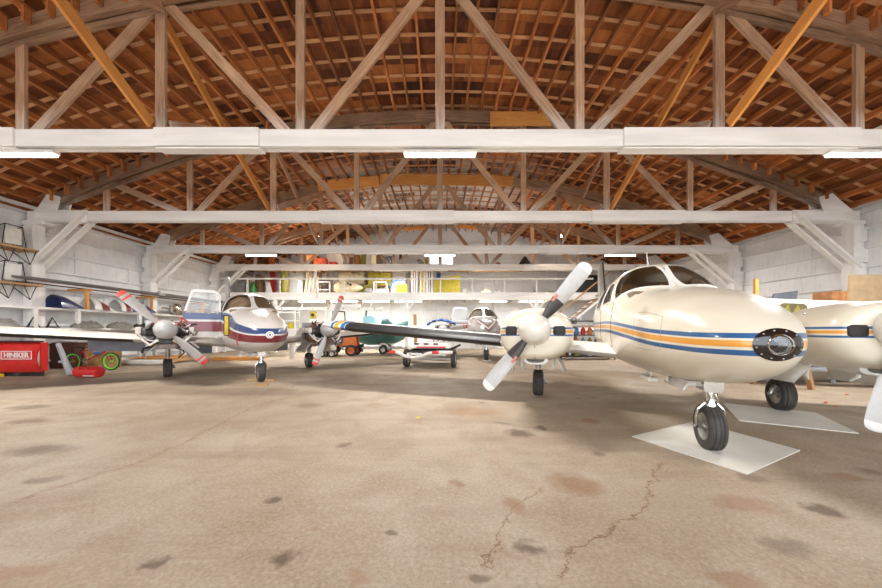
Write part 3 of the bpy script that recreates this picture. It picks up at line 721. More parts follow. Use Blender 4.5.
def make_plane(label, cat, liv, base, loc, rz, prop_ang, cowl=True, propm=None, boots=True, flaps_down=False, tipcol=None, extra=None, sunshade=False, fincol=None):
    t = thing('twin_engine_plane', label, cat, loc, rz, None)
    body = paint(liv+'_paint', base); FM = livery(liv+'_fuselage', base, {'white': 'stripes', 'flagship': 'flag', 'chevron': 'chevron'}[liv])
    NM = livery(liv+'_nacelle', base, 'cowl' if liv == 'white' else 'none')
    # window layouts
    wins = []
    for sgn in (1, -1):
        R_ = sgn < 0
        c0 = (1.46, th_y(1.46, sgn*.022)); c1 = (1.02, th_z(1.02, 1.56, R_)); c2 = (.55, th_z(.55, 1.97, R_)); c3 = (.72, th_y(.72, sgn*.022))
        wins.append(('windshield', [c0, c1, c2, c3], .30))
        for xa, xb, xc, xd in ((.90, .12, .12, .50), (.02, -.72, -.72, .02), (-.82, -1.45, -1.28, -.82)):
            wins.append(('side_window', [(xa, th_z(xa, 1.57, R_)), (xb, th_z(xb, 1.57, R_)), (xc, th_z(xc, 1.96 if xc > -1 else 1.90, R_)), (xd, th_z(xd, 1.92, R_))], .32))
    fns = [(k, patchfn(c, a)) for k, c, a in wins]; polys = [outline(f, 10) for _, f in fns]
    bm = MB(); xs = [-5.75+i*.05 for i in range(int(5.75/.05)+1)]; x = xs[-1]
    while x < 3.0: x += .03; xs.append(x)
    xs += [3.04, 3.08, 3.12, 3.16, 3.19, 3.21, 3.23, 3.245, 3.258, 3.267, 3.273, 3.275]; xs = sorted(set(round(v, 4) for v in xs))
    NT = 112; V = [[bm.bm.verts.new(fus(x, 2*PI*k/NT)) for k in range(NT)] for x in xs]
    for i in range(len(xs)-1):
        for k in range(NT):
            p = ((xs[i]+xs[i+1])/2, 2*PI*(k+.5)/NT)
            if p[1] < PI and -1.6 < p[0] < 1.6 and any(inside(p, q) for q in polys): continue
            bm._face([V[i][k], V[i][(k+1) % NT], V[i+1][(k+1) % NT], V[i+1][k]])
    bm._face(V[-1]); bm._face(V[0][::-1])
    fu = bm.build('fuselage', FM, t, smooth=True)
    for (kind, f), pol in zip(fns, polys):
        g = MB(); g.grid(lambda u, v: fus(*f(u, v, 1.03), -.004), 10, 10); go = g.build(kind, GLASS, t, smooth=True)
        o0, o1 = outline(f, 10, .955), outline(f, 10, 1.05); fr = MB()
        A = [[fr.bm.verts.new(fus(*p, .007)) for p in o0], [fr.bm.verts.new(fus(*p, .009)) for p in outline(f, 10, 1.01)], [fr.bm.verts.new(fus(*p, .001)) for p in o1]]
        for a, b_ in zip(A, A[1:]):
            for k in range(len(a)): fr._face([a[k], a[(k+1) % len(a)], b_[(k+1) % len(a)], b_[k]])
        fr.build('window_frame', body, go, smooth=True)
    # cabin interior
    s = MB(); s.loft([[fus(xx, 2*PI*k/40)*1 for k in range(40)] for xx in (1.05,)][0:1], cap=True) if False else None
    s.box((1.12, 0, 1.45), (.5, 1.05, .5)); s.box((1.3, 0, 1.66), (.25, .9, .06)); s.build('instrument_panel', LINER, t, bevel=.03)
    for yy in (-.27, .27):
        for xx in (.35, -.55):
            q = MB(); q.box((xx, yy, 1.2), (.45, .42, .18)); q.box((xx-.22, yy, 1.5), (.12, .42, .6), Euler((0, -.15, 0))); q.box((xx-.27, yy, 1.88), (.08, .26, .16)); q.build('seat', SEAT, t, bevel=.04)
    MB().box((-.6, 0, 1.0), (3.0, 1.1, .05)).build('cabin_floor', LINER, t)
    MB().box((-1.75, 0, 1.5), (.06, .95, .95)).build('rear_bulkhead', LINER, t)
    if sunshade:
        q = MB(); SH = mat('tan_sun_shade', (150, 128, 104), .9, var=.15) if liv != 'chevron' else mat('grey_sun_shade', (104, 100, 94), .8, var=.25)
        for sgn in (1, -1):
            f = fns[0 if sgn > 0 else 4][1]; q.grid(lambda u, v: fus(*f(u, v, .97), -.05), 6, 6)
        q.build('sun_shade', SH, t, smooth=True)
    if liv != 'white':
        hx = .98; hy = -abs(fus(hx, PI-.05).y)+.06; q = MB(); W_ = .74; a0 = .05
        def dp(u, z, off=0):
            u2 = u*(1-.22*max(0, z-1.6)/.57); return Vector((hx+u2*W_*math.sin(a0)+off, hy-u2*W_*math.cos(a0)-.05, z))
        zl = lambda u: 2.04+.13*min(1, u/.25)**.6 if u < .5 else 2.17-.02*max(0, (u-.85)/.15)
        us = [0, .06, .14, .25, .4, .6, .8, .92, 1.0]
        def side(u0, u1, z0f, z1f):
            for off in (0, -.045):
                q._face([q.bm.verts.new(dp(u0, z0f(u0), off)), q.bm.verts.new(dp(u1, z0f(u1), off)), q.bm.verts.new(dp(u1, z1f(u1), off)), q.bm.verts.new(dp(u0, z1f(u0), off))])
        def cell(u0, u1, za, zb):
            A = [dp(u0, za(u0)), dp(u1, za(u1)), dp(u1, zb(u1)), dp(u0, zb(u0))]; B = [p+Vector((-.045, 0, 0)) for p in A]
            va = [q.bm.verts.new(p) for p in A]; vb = [q.bm.verts.new(p) for p in B]; q._face(va); q._face(vb[::-1])
            for k in range(4): q._face([va[k], vb[k], vb[(k+1) % 4], va[(k+1) % 4]])
        lo_ = lambda u: 1.02; mi_ = lambda u: 1.60; to_ = lambda u: zl(u)-.07
        for u0, u1 in zip(us, us[1:]):
            cell(u0, u1, lo_, mi_); cell(u0, u1, to_, zl)
        cell(0, .06, mi_, to_); cell(.93, 1, mi_, to_)
        dr = q.build('open_door', FM, t); dr['label'] = 'cabin door standing open over the wing'
        q = MB(); q.grid(lambda u, v: dp(.07+.86*u, 1.58+v*.5, -.02), 2, 2); q.build('door_window', GLASS, dr)
    # nose cap and landing light / emblem
    def nose_pt(y, z, off=.004):
        lo, hi = 2.3, 3.275
        for _ in range(26):
            m = (lo+hi)/2; zb, zt, w, zc, n = sect(m); hz = (zt-zc) if z > zc else (zc-zb)
            if (abs(y)/w)**n+(abs(z-zc)/hz)**n < 1: lo = m
            else: hi = m
        p = Vector((lo, y, z)); return p+(p-Vector((2.6, 0, 1.1))).normalized()*off
    if liv == 'white':
        q = MB(); q.grid(lambda u, v: nose_pt(.04+.155*u*math.cos(v*2*PI)*1.0, 1.085+.118*u*math.sin(v*2*PI), .006), 10, 40); q.build('nose_cap', mat('gloss_black', (28, 24, 22), .15, var=.3, scale=14, coat=.6), t, smooth=True, weld=True)['label'] = 'glossy black oval nose cap'
        LX, LY, LZ = 3.24, .035, 1.085
        q = MB(); M = Mz((LX, LY, LZ), (1, 0, 0))
        q.lathe([(.074, .0), (.078, .030), (.070, .045), (.062, .036), (.058, .01)], M, 32); ll = q.build('landing_light', CHROME, t, smooth=True)
        MB().lathe([(0, -.022), (.02, -.016), (.035, -.006), (.05, .01), (.061, .026)], M, 28).build('reflector', STEEL, ll, smooth=True)
        MB().lathe([(0, .040), (.03, .038), (.062, .032)], M, 28).build('lens', GLASS, ll, smooth=True)
        MB().lathe([(0, .022), (.012, .018), (.014, .004), (.01, -.018)], M, 12).build('lamp_bulb', WHITE, ll, smooth=True)
        q = MB()
        for a in range(12):
            an = a*PI/6+.2; p = nose_pt(.04+.138*math.cos(an), 1.085+.101*math.sin(an), .010); q.lathe([(0, .004), (.005, .002), (.006, -.004)], Mz(p, (1, 0, 0)), 8)
        q.build('screw_heads', STEEL, t)
    if liv == 'flagship':
        p = nose_pt(0, 1.09, .008)
        e = MB().lathe([(.075, -.02), (.075, .014), (0, .018)], Mz(p, (1, 0, 0)), 28).build('round_emblem', WHITE, t); MB().lathe([(.055, .016), (.05, .024), (.042, .016)], Mz(p, (1, 0, 0)), 28).build('emblem_ring', GREYP, e)
        MB().lathe([(0, .03), (.018, .024), (.02, .014)], Mz(p, (1, 0, 0)), 12).build('emblem_dot', DARKM, e)
        k = fus(2.0, th_z(2.0, 1.28, True), .06); q = MB(); q.box(k, (.04, .09, .44)); kk = q.build('hanging_tag', mat('yellow_plastic', (214, 182, 44), .5), t, bevel=.01)
        kk['label'] = 'yellow tag with black border'; q = MB()
        for dx, dz, a, b_ in ((.045, 0, .012, .45), (-.045, 0, .012, .45)): q.box(k+Vector((.022, dx, 0)), (.012, a, b_))
        for dz in (-.22, .22): q.box(k+Vector((.022, 0, dz)), (.012, .1, .02))
        q.box(k+Vector((0, .06, .2)), (.02, .1, .02)); q.build('border', BLACK, kk)
        MB().tube([fus(2.45, PI*1.12, .005), fus(2.42, PI*1.16, .005), fus(2.36, PI*1.2, .006)], .012, 6).build('red_streamer', RED, t)
    # wings
    AL = 'white'
    for s, sd in ((1, 'left'), (-1, 'right')):
        q = MB(); st = [.5, .9, 1.2, 2.4, 3.6, 4.8, 5.35, 5.7]
        ring = [airfoil(*wing_geo(y), wing_z(y), s*y, .13 if y < 5.3 else .12) for y in st]
        for y, dx, ch, tt, dz in ((5.9, .06, 1.58, .10, .012), (6.0, .22, 1.3, .07, .03), (6.04, .42, .95, .03, .04)): ring.append(airfoil(.75-dx, ch, wing_z(y)+dz, s*y, tt))
        w = q.loft(ring).build('wing', body if liv == 'white' else mat('dusty_wing_paint', (186, 179, 168), .5, var=.2, scale=2), t, smooth=True)
        if boots:
            for n_, (ya, yb, mm, lb) in enumerate([(2.3, 5.36, BOOT, 'black rubber de-icing boot'), (.72, 1.2, BOOT, None)][:1]):
                q = MB(); ys = [ya+(yb-ya)*i/12 for i in range(13)]
                for a, b_ in zip(ys, ys[1:]):
                    def sk(y):
                        A = airfoil(*wing_geo(y), wing_z(y), s*y, .13, 12); le = A[0]; up = A[1:4] if liv == 'white' else []; lo = A[::-1][:5]
                        cc = Vector((wing_geo(y)[0]-.3, s*y, wing_z(y))); return [p+(p-cc).normalized()*.006 for p in (up[::-1]+[le]+lo)]
                    if b_ == ys[1]: R0 = [q.bm.verts.new(p) for p in sk(a)]
                    R1 = [q.bm.verts.new(p) for p in sk(b_)]
                    for k in range(len(R0)-1): q._face([R0[k], R0[k+1], R1[k+1], R1[k]])
                    R0 = R1
                q.build('deice_boot', mm, w, smooth=True)
        if tipcol:
            for (ya, yb, mm) in tipcol:
                q = MB(); rr = []
                for y in (ya, yb):
                    A = airfoil(*wing_geo(y), wing_z(y), s*y, .13); cc = Vector((wing_geo(y)[0]-.8, s*y, wing_z(y)))
                    rr.append([Vector((p.x+(.006 if p.x > wing_geo(y)[0]-.8 else -.006), p.y, cc.z+(p.z-cc.z)*1.06+(.004 if p.z > cc.z else -.004))) for p in A])
                q.loft(rr, cap=False).build('wing_tip_stripe', mm, w, smooth=True)
        # ailerons & flaps
        if flaps_down:
            for ya, yb in ((.75, 1.35), (2.05, 3.3)):
                q = MB(); q.box(((-.95-.12), s*(ya+yb)/2, wing_z((ya+yb)/2)-.19), (.42, yb-ya, .035), Euler((s*.083, math.radians(-62), 0))); q.build('flap', mat('grey_blue_paint', (142, 148, 160), .45), w, bevel=.01)
        q = MB(); yn = 1.7
        for (x0, zz, ww, hh) in [None]*0: pass
        # nacelle behind the firewall
        N0 = [(.72, 1.10, .40, .31), (.4, 1.07, .385, .31), (0, 1.02, .35, .29), (-.5, .96, .27, .22), (-1.0, .93, .17, .12), (-1.35, .93, .04, .03)]
        MB().loft([section_ring(x_, s*yn, z_, w_, h_, 2.4) for x_, z_, w_, h_ in N0]).build('nacelle', NM, t, smooth=True)
        pc = Vector((1.9, s*yn, 1.2))
        if cowl:
            C0 = [(1.80, 1.16, .30, .21), (1.79, 1.155, .37, .27), (1.75, 1.15, .425, .315), (1.66, 1.14, .465, .345), (1.5, 1.13, .49, .365), (1.2, 1.12, .50, .375), (.95, 1.11, .49, .37), (.7, 1.10, .455, .345)]
            cw = MB().loft([section_ring(x_, s*yn, z_, w_, h_, 2.35, 40) for x_, z_, w_, h_ in C0]).build('engine_cowling', NM, t, smooth=True)
            for e in (-1, 1):
                q = MB(); q.box((1.745, s*yn+e*.30, 1.18), (.12, .155, .105)); q.box((1.75, s*yn+e*.30, 1.18), (.12, .13, .125)); q.build('air_inlet', mat('inlet_dark', (38, 33, 30), .6, var=.4, scale=30), cw, bevel=.015)
            # chin scoop and its mouth
            q = MB(); q.loft([section_ring(x_, s*yn, z_, w_, h_, 2.6, 20) for x_, z_, w_, h_ in ((1.62, .80, .14, .072), (1.60, .80, .165, .09), (1.4, .81, .175, .10), (1.0, .83, .15, .09), (.7, .86, .08, .06))]); sc = q.build('chin_scoop', body, cw, smooth=True)
            q = MB(); q.loft([section_ring(x_, s*yn, .80, w_, h_, 2.6, 20) for x_, w_, h_ in ((1.60, .12, .055), (1.626, .12, .055))]); q.build('scoop_mouth', mat('scoop_shadow', (92, 86, 78), .7), cw)
            q = MB(); q.tube([(1.805, s*yn, .98), (1.77, s*yn, .86), (1.7, s*yn, .8)], .004, 5); q.build('cowl_seam', DARKM, cw)
            q = MB()
            for e in (-1, 1):
                for zz in (.95, 1.05, 1.27, 1.37): q.lathe([(0, .006), (.008, .003), (.009, -.01)], Mz((1.3, s*yn+e*(.478 if abs(zz-1.12) < .1 else .44), zz), (0, e, 0)), 8)
            q.build('cowl_fastener', STEEL, cw)
        else:
            engine(t, s, yn)
        # spinner, propeller
        pr = MB().lathe([(.195, -.12), (.205, -.1), (.205, -.02), (.19, .06), (.165, .15), (.11, .225), (.05, .265), (0, .278)], Mz(pc, (1, 0, 0)), 36).build('spinner', paint(liv+'_spinner', (226, 220, 208) if liv == 'white' else (176, 174, 172)), t, smooth=True)
        ang = prop_ang[0 if s > 0 else 1]
        for e in (0, PI):
            q = MB(); d, tt = blade_mesh(q, pc+Vector((-.03, 0, 0)), ang+e, 1.02, 1, 1, .92 if liv == 'white' else .8); bl = q.build('propeller_blade', propm, pr, smooth=True)
            if liv == 'white':
                q = MB(); cc = pc+d*.46+tt*(.05)+Vector((.04, 0, 0)); q.beam(cc-d*.05, cc+d*.05, .035, .004, up=(1, .3, 0)); q.build('blade_label', mat('pale_red_label', (208, 128, 110), .5), bl)
        # main gear
        g = MB(); g.tube([(0, s*1.725, .95), (0, s*1.725, .50)], .05, 14); g.tube([(0, s*1.725, .52), (0, s*1.725, .36)], .034, 12); g.box((0, s*1.725, .36), (.1, .1, .08))
        g.tube([(0, s*1.725, .34), (.0, s*(1.725-.1), .30), (0, s*(1.725-.12), .24)], .026, 8); g.tube([(0, s*(1.725-.15), .24), (0, s*(1.725+.09), .24)], .02, 8)
        g.tube([(-.06, s*1.725, .62), (-.16, s*1.725, .50), (-.05, s*1.725, .38)], .014, 6); g.tube([(.0, s*1.725, .8), (.45, s*1.725, .95)], .02, 8)
        gl = g.build('main_gear_leg', STEEL, t, smooth=True)
        wt, wh = MB(), MB(); wheel(wt, wh, (0, s*1.725, .235), .235, .18); tw = wt.build('tyre', TYRE, gl, smooth=True); wh.build('wheel_hub', STEEL, gl, smooth=True)
        for e in (-1, 1):
            q = MB()
            def dg(u, v, e=e): 
                a = u*1.25; return Vector((1.0-v*.8+.1*math.sin(u*3), s*yn+e*(.15+.24*math.sin(a)+.05*v), .84-.26*(1-math.cos(a))-.12*u-.02*v))
            q.grid(dg, 6, 6); q.build('gear_door', body, t, smooth=True, solid=.014)
        for e in (-1, 1): MB().tube([(.95, s*yn+e*.16, .82), (.98, s*yn+e*.23, .74), (.97, s*yn+e*.235, .64), (.93, s*yn+e*.19, .58)], [.022, .028, .026, .012], 8).build('exhaust_stub', STEEL if not cowl else body, t, smooth=True)
    # belly / nose gear
    g = MB(); X = 2.27
    g.box((X, 0, .70), (.18, .16, .22)); g.tube([(X, 0, .78), (X+.01, 0, .50)], .042, 14); g.tube([(X+.01, 0, .5), (X+.02, 0, .43)], .05, 14)
    for e in (-1, 1): g.tube([(X+.02, 0, .47), (X+.02, e*.05, .46), (X+.02, e*.105, .40), (X+.0, e*.112, .30), (X, e*.105, .22)], .016, 8); g.tube([(X+.03, e*.03, .6), (X+.09, e*.035, .52), (X+.03, e*.035, .45)], .012, 6)
    g.tube([(X, -.13, .225), (X, .13, .225)], .02, 8); g.tube([(X-.0, 0, .62), (X-.35, 0, .78)], .02, 8); g.box((X+.05, .0, .61), (.07, .13, .06)); g.tube([(X+.05, -.09, .66), (X+.05, .09, .66)], .016, 8)
    ng = g.build('nose_gear_leg', CHROME, t, smooth=True)
    wt, wh = MB(), MB(); wheel(wt, wh, (X, 0, .225), .225, .155); wt.build('tyre', TYRE, ng, smooth=True); wh.build('wheel_hub', STEEL, ng, smooth=True)
    MB().box((X-.42, -.16, .60), (.62, .02, .10), Euler((-.5, 0, 0))).box((X-.42, -.1, .635), (.66, .10, .05)).build('nose_gear_door', body, t, bevel=.006)
    MB().lathe([(0, .03), (.02, .02), (.02, -.03)], Mz((1.7, -.2, .61), (0, 0, -1)), 10).build('drain_cap', body, t)
    q = MB(); q.box((1.35, -.30, .575), (.42, .10, .05)); q.tube([(1.45, -.30, .58), (1.45, -.30, .68)], .012, 6); q.tube([(1.25, -.30, .58), (1.25, -.30, .68)], .012, 6); q.build('belly_step', body, t, bevel=.02)
    # tail
    def finr(z, xle, ch, th): return [Vector((p.x, p.z, z)) for p in [Vector((a.x, 0, a.z)) for a in airfoil(xle, ch, 0, 0, th)]]
    q = MB(); q.loft([finr(z_, x_, c_, .09) for z_, x_, c_ in ((1.5, -3.7, 1.6), (1.75, -4.25, 1.25), (2.6, -4.62, 1.0), (3.3, -4.93, .80), (3.36, -5.02, .62))][:5 if liv != 'chevron' else 3]); fin = q.build('tail_fin', fincol or body, t, smooth=True)
    q = MB(); q.loft([finr(z_, x_, c_, .09) for z_, x_, c_ in ((1.6, -5.5, .5), (2.6, -5.62, .46), (3.28, -5.74, .38))][:3 if liv != 'chevron' else 2]); q.build('rudder', body, t, smooth=True)
    if boots:
        q = MB(); q.loft([finr(z_, x_+.012, .14, .34) for z_, x_ in ((1.8, -4.26), (2.6, -4.61), (3.28, -4.91))]); q.build('fin_boot', BOOT, fin, smooth=True)
    for s in (1, -1):
        q = MB(); q.loft([airfoil(x_, c_, 1.33, s*y_, .10) for y_, x_, c_ in ((.05, -4.75, 1.0), (1.75, -4.8, .8), (1.92, -4.9, .6))]); q.build('stabilator', body, t, smooth=True)
    # antennas, door seam
    q = MB(); q.tube([(.1, 0, 2.2), (-.02, 0, 2.48)], [.012, .004], 6); q.build('whip_antenna', WHITE, t)
    q = MB(); q.box((.60, 0, 2.11), (.05, .02, .05)); q.build('temperature_probe', WHITE, t)
    q = MB(); f = patchfn([(1.02, th_z(1.02, 1.57, True)), (.05, th_z(.05, 1.57, True)), (.05, PI*1.12), (.95, PI*1.12)], .1); o = [fus(*p, .001) for p in outline(f, 8)]; q.tube(o+[o[0]], .0035, 4, cap=False); q.build('door_seam', DARKM, t)
    q = MB(); f = patchfn([(2.55, PI*.86), (1.95, PI*.86), (1.95, PI*1.1), (2.55, PI*1.1)], .3); o = [fus(*p, .0005) for p in outline(f, 8)]; q.tube(o+[o[0]], .0025, 4, cap=False); q.build('baggage_door_seam', mat('seam_grey', (168, 160, 148), .5), t)
    return t

def engine(t, s, yn):
    """uncowled six cylinder engine"""
    c = MB(); c.box((1.35, s*yn, 1.13), (.85, .26, .26)); c.box((1.2, s*yn, .95), (.5, .3, .14)); c.tube([(1.7, s*yn, 1.2), (1.84, s*yn, 1.2)], [.13, .09], 16)
    for k in range(4): c.box((1.05+k*.2, s*yn, 1.27), (.1, .2, .05))
    eb = c.build('engine', mat('engine_block', (104, 98, 92), .5, .4, var=.35, scale=18), t, bevel=.02)
    for e in (-1, 1):
        for k in range(3):
            x = 1.62-k*.27-(.04 if e > 0 else 0); q = MB(); pr = []
            for j in range(9): pr += [(.075, j*.022), (.105, j*.022+.004), (.105, j*.022+.011), (.075, j*.022+.015)]
            pr += [(.1, .2), (.1, .27), (.06, .3), (0, .3)]
            q.lathe([(a, b_+.11) for a, b_ in pr], Mz((x, s*yn, 1.15), (0, e, 0)), 18); q.build('cylinder', mat('cylinder_fins', (82, 78, 76), .5, .5, var=.3, scale=20), eb)
            q = MB(); q.box((x, s*yn+e*.435, 1.18), (.17, .09, .14)); q.build('rocker_cover', mat('pale_rocker_cover', (216, 208, 198), .45), eb, bevel=.015)
            q = MB(); q.tube([(x-.05, s*yn+e*.36, 1.06), (x-.05, s*yn+e*.37, .95), (x-.09, s*yn+e*.26, .87), (x-.2, s*yn+e*.2, .86)], .026, 8); q.build('exhaust_pipe', mat('rusty_exhaust', (150, 112, 92), .6, .4, var=.35, scale=18), eb, smooth=True)
            q = MB(); q.tube([(x+.05, s*yn+e*.36, 1.06), (x+.05, s*yn+e*.28, .98), (x-.02, s*yn+e*.12, .95)], .02, 8); q.build('intake_tube', mat('white_tube', (222, 216, 208), .4), eb, smooth=True)
            q = MB(); q.tube([(x, s*yn+e*.3, 1.27), (x-.05, s*yn+e*.2, 1.36), (x-.2, s*yn+e*.05, 1.37)], .009, 6); q.build('ignition_lead', mat('red_lead', (170, 62, 44), .5), eb, smooth=True)
    rng = random.Random(11 if s > 0 else 5)
    for k in range(18):
        a = Vector((rng.uniform(1.2, 1.75), s*yn+rng.uniform(-.4, .4), rng.uniform(.82, 1.42))); pts = [a]
        for j in range(4): pts.append(pts[-1]+Vector((rng.uniform(-.14, .14), rng.uniform(-.14, .14), rng.uniform(-.12, .1))))
        mm = [mat('red_lead', (170, 62, 44), .5), BLACK, mat('white_tube', (222, 216, 208), .4), STEEL][k % 4]
        MB().tube(pts, rng.uniform(.012, .026), 6).build('hose', mm, eb, smooth=True)
    for e in (-1, 1): MB().tube([(1.72, s*yn+e*.12, .98), (1.74, s*yn+e*.25, .88), (1.7, s*yn+e*.36, .98), (1.6, s*yn+e*.43, 1.1)], .026, 8).build('intake_tube', mat('white_tube', (222, 216, 208), .4), eb, smooth=True)
    MB().box((.76, s*yn, 1.1), (.03, .78, .62)).build('firewall', STEEL, eb)
    q = MB()
    for e in (-1, 1):
        for z in (.9, 1.3): q.tube([(.76, s*yn+e*.3, z), (1.15, s*yn+e*.16, 1.1)], .014, 6)
    q.build('engine_mount', DARKM, eb); MB().box((1.6, s*yn, .84), (.3, .34, .1)).build('oil_cooler', mat('oil_cooler_metal', (120, 104, 94), .5, .4, var=.3, scale=30), eb, bevel=.01)
    MB().tube([(.95, s*yn-.1, 1.36), (.95, s*yn+.1, 1.36)], .06, 12).build('magneto', DARKM, eb)

BLUEP = paint('stripe_blue', (44, 104, 160)); GOLDP = paint('stripe_gold', (232, 172, 60)); WHITEP = paint('stripe_white', (232, 228, 220))
PW = propmat('white_prop', (196, 192, 187), (222, 220, 216), [(.93, 1.1)], (66, 60, 58), 0)
PG = propmat('grey_prop', (178, 172, 166), (206, 78, 62), [(.84, .88), (.93, 1.1)], None, 0)
PLANE_A = make_plane('big cream twin-engine plane on the right, blue and gold stripes, black nose cap', 'airplane', 'white', (224, 215, 194), (3.43, 5.39, 0), math.radians(-109.0),
    (math.radians(77), math.radians(51.5)), True, PW, True, False, [(5.38, 5.47, BLUEP), (5.52, 5.61, GOLDP), (5.645, 5.70, BLUEP)], fincol=STEEL)
PLANE_B = make_plane('white twin-engine plane with blue and maroon bands on the left, engines uncowled', 'airplane', 'flagship', (206, 202, 197), (-5.53, 9.29, 0), math.radians(-52.0),
    (math.radians(68), math.radians(133)), False, PG, True, True, sunshade=True)
PLANE_C = make_plane('grey-nosed plane with dark chevrons, parked centre behind the cream plane\'s wing', 'airplane', 'chevron', (214, 212, 208), (1.9, 14.8, 0), math.radians(-93.0),
    (math.radians(5), math.radians(8)), False, PG, False, False, sunshade=True)
# ============================================================ FLOOR SHEETS
SHEET = mat('grey_hardboard', (212, 208, 198), .5, var=.05, scale=3)
def sheet(px, lab):
    pts = [G(*p) for p in px]; c = sum(pts, Vector())/4
    poly = [(p.x-c.x, p.y-c.y) for p in pts]
    o = MB().prism(poly, Matrix.Translation((0, 0, .006)), .010).build('floor_sheet', [SHEET]); o.location = c
    tag(o, lab, 'sheet', 'protective sheets under the wheels')
sheet([(632, 437), (695, 422), (800, 451), (747, 475)], 'grey hardboard sheet under the nose wheel of the cream plane')
sheet([(723, 403.5), (815, 413), (859, 434), (739, 421)], 'grey hardboard sheet lying beside the right main wheel of the cream plane')
o = MB().box((0, 0, .02), (.34, .3, .03)).build('wheel_pad', SHEET); o.location = (1.9-.12, 12.53, 0); tag(o, 'small pale pad under the nose wheel of the chevron plane', 'pad')
for i, (px, py) in enumerate(((253, 381), (269, 381.5), (262, 386))):
    g = G(px, py); o = MB().prism([(-.12, -.04), (.12, -.04), (.12, .03), (-.05, .045)], Mrot((0, 0, .03), (1, .1*i, 0), (0, 0, 1)), .055).build('wheel_chock', W_PLAIN); o.location = g
    tag(o, 'small wooden chock %s the nose wheel of the striped left plane' % ['left of', 'right of', 'in front of'][i], 'chock', 'wooden chocks')
o = MB().box((0, 0, .006), (.05, .03, .012)).build('paper_scrap', mat('yellow_scrap', (232, 214, 60), .6)); o.location = G(418, 418); tag(o, 'tiny yellow scrap on the open floor', 'scrap')

# ============================================================ STORAGE LOFT
LT = 3.2; LY = 17.42
t = thing('storage_loft', 'white timber storage loft across the far end of the hall', 'loft', (0, LY, 0))
MB().box((-1.2, 0.0, LT-.2), (21.6, .12, .40)).build('edge_beam', WHITE_BEAM, t, bevel=.01)
MB().box((-1.2, 1.70, LT-.03), (21.5, 3.3, .06)).build('deck', WHITE, t)
for k in range(22): MB().box((-11.5+k*1.0, 1.7, LT-.17), (.05, 3.3, .22)).build('joist', WHITE, t)
for x in (-8.85, -1.8, 5.2):
    p = MB().box((x, 0.05, (LT-.4)/2), (.16, .16, LT-.4)).build('support_post', WHITE_BEAM, t)
    for s in (-1, 1): MB().beam((x+s*.04, .05, LT-.95), (x+s*.5, .05, LT-.38), .09, .09, up=(0, 1, 0)).build('post_brace', WHITE_BEAM, p)
t = thing('loft_railing', 'thin white railing along the front edge of the storage loft', 'railing', (0, LY, 0.003))
MB().box((-6.62, -.12, 3.76), (.11, .09, 1.75)).build('hanger_post', WHITE, t)
r = MB().beam((-11.9, -.02, 3.93), (8.2, -.02, 3.93), .06, .09).build('handrail', WHITE, t)
for k in range(12):
    x = -10.3+k*1.72
    MB().box((x, -.02, (LT+3.9)/2), (.07, .07, 3.9-LT)).build('rail_post', WHITE, t)
# upper shelf directly behind the farthest chord
o = MB().box((0, 0, 0), (12.2, 1.5, .05)); 
for k in range(8): o.box((-5.9+k*1.68, 0, -.07), (.08, 1.5, .1))
o = o.build('plank_shelf', W_PLAIN); o.location = (-4.25, 18.3, 4.62); tag(o, 'plank storage shelf resting behind the farthest white chord', 'shelf')

YEL = mat('olive_yellow_primer', (186, 168, 44), .5, var=.15); OLV = mat('olive_green_primer', (138, 128, 52), .55, var=.2); CREAM = mat('cream_fibreglass', (226, 212, 176), .5, var=.08)
PWHITE = paint('panel_white', (228, 226, 220)); GREYM = mat('grey_panel', (150, 146, 140), .6, var=.15); BRN = mat('brown_board', (122, 92, 64), .7, var=.2); TAN = mat('tan_canvas', (176, 156, 124), .9, var=.2)
MAR = paint('maroon_paint', (122, 48, 52)); NAVY = paint('navy_paint', (48, 60, 96)); BLU = paint('blue_paint', (58, 112, 176)); GRN = mat('green_plastic', (60, 140, 70), .5); ORG = mat('orange_paint', (214, 112, 44), .5, var=.12); REDP = mat('bright_red', (206, 40, 36), .42, var=.08)
CARD = mat('cardboard', (172, 146, 112), .85, var=.1); SLATE = mat('slate_paint', (92, 96, 102), .5, var=.15); TEAL = paint('teal_paint', (84, 140, 138)); LBLUE = paint('pale_blue_paint', (150, 204, 214))

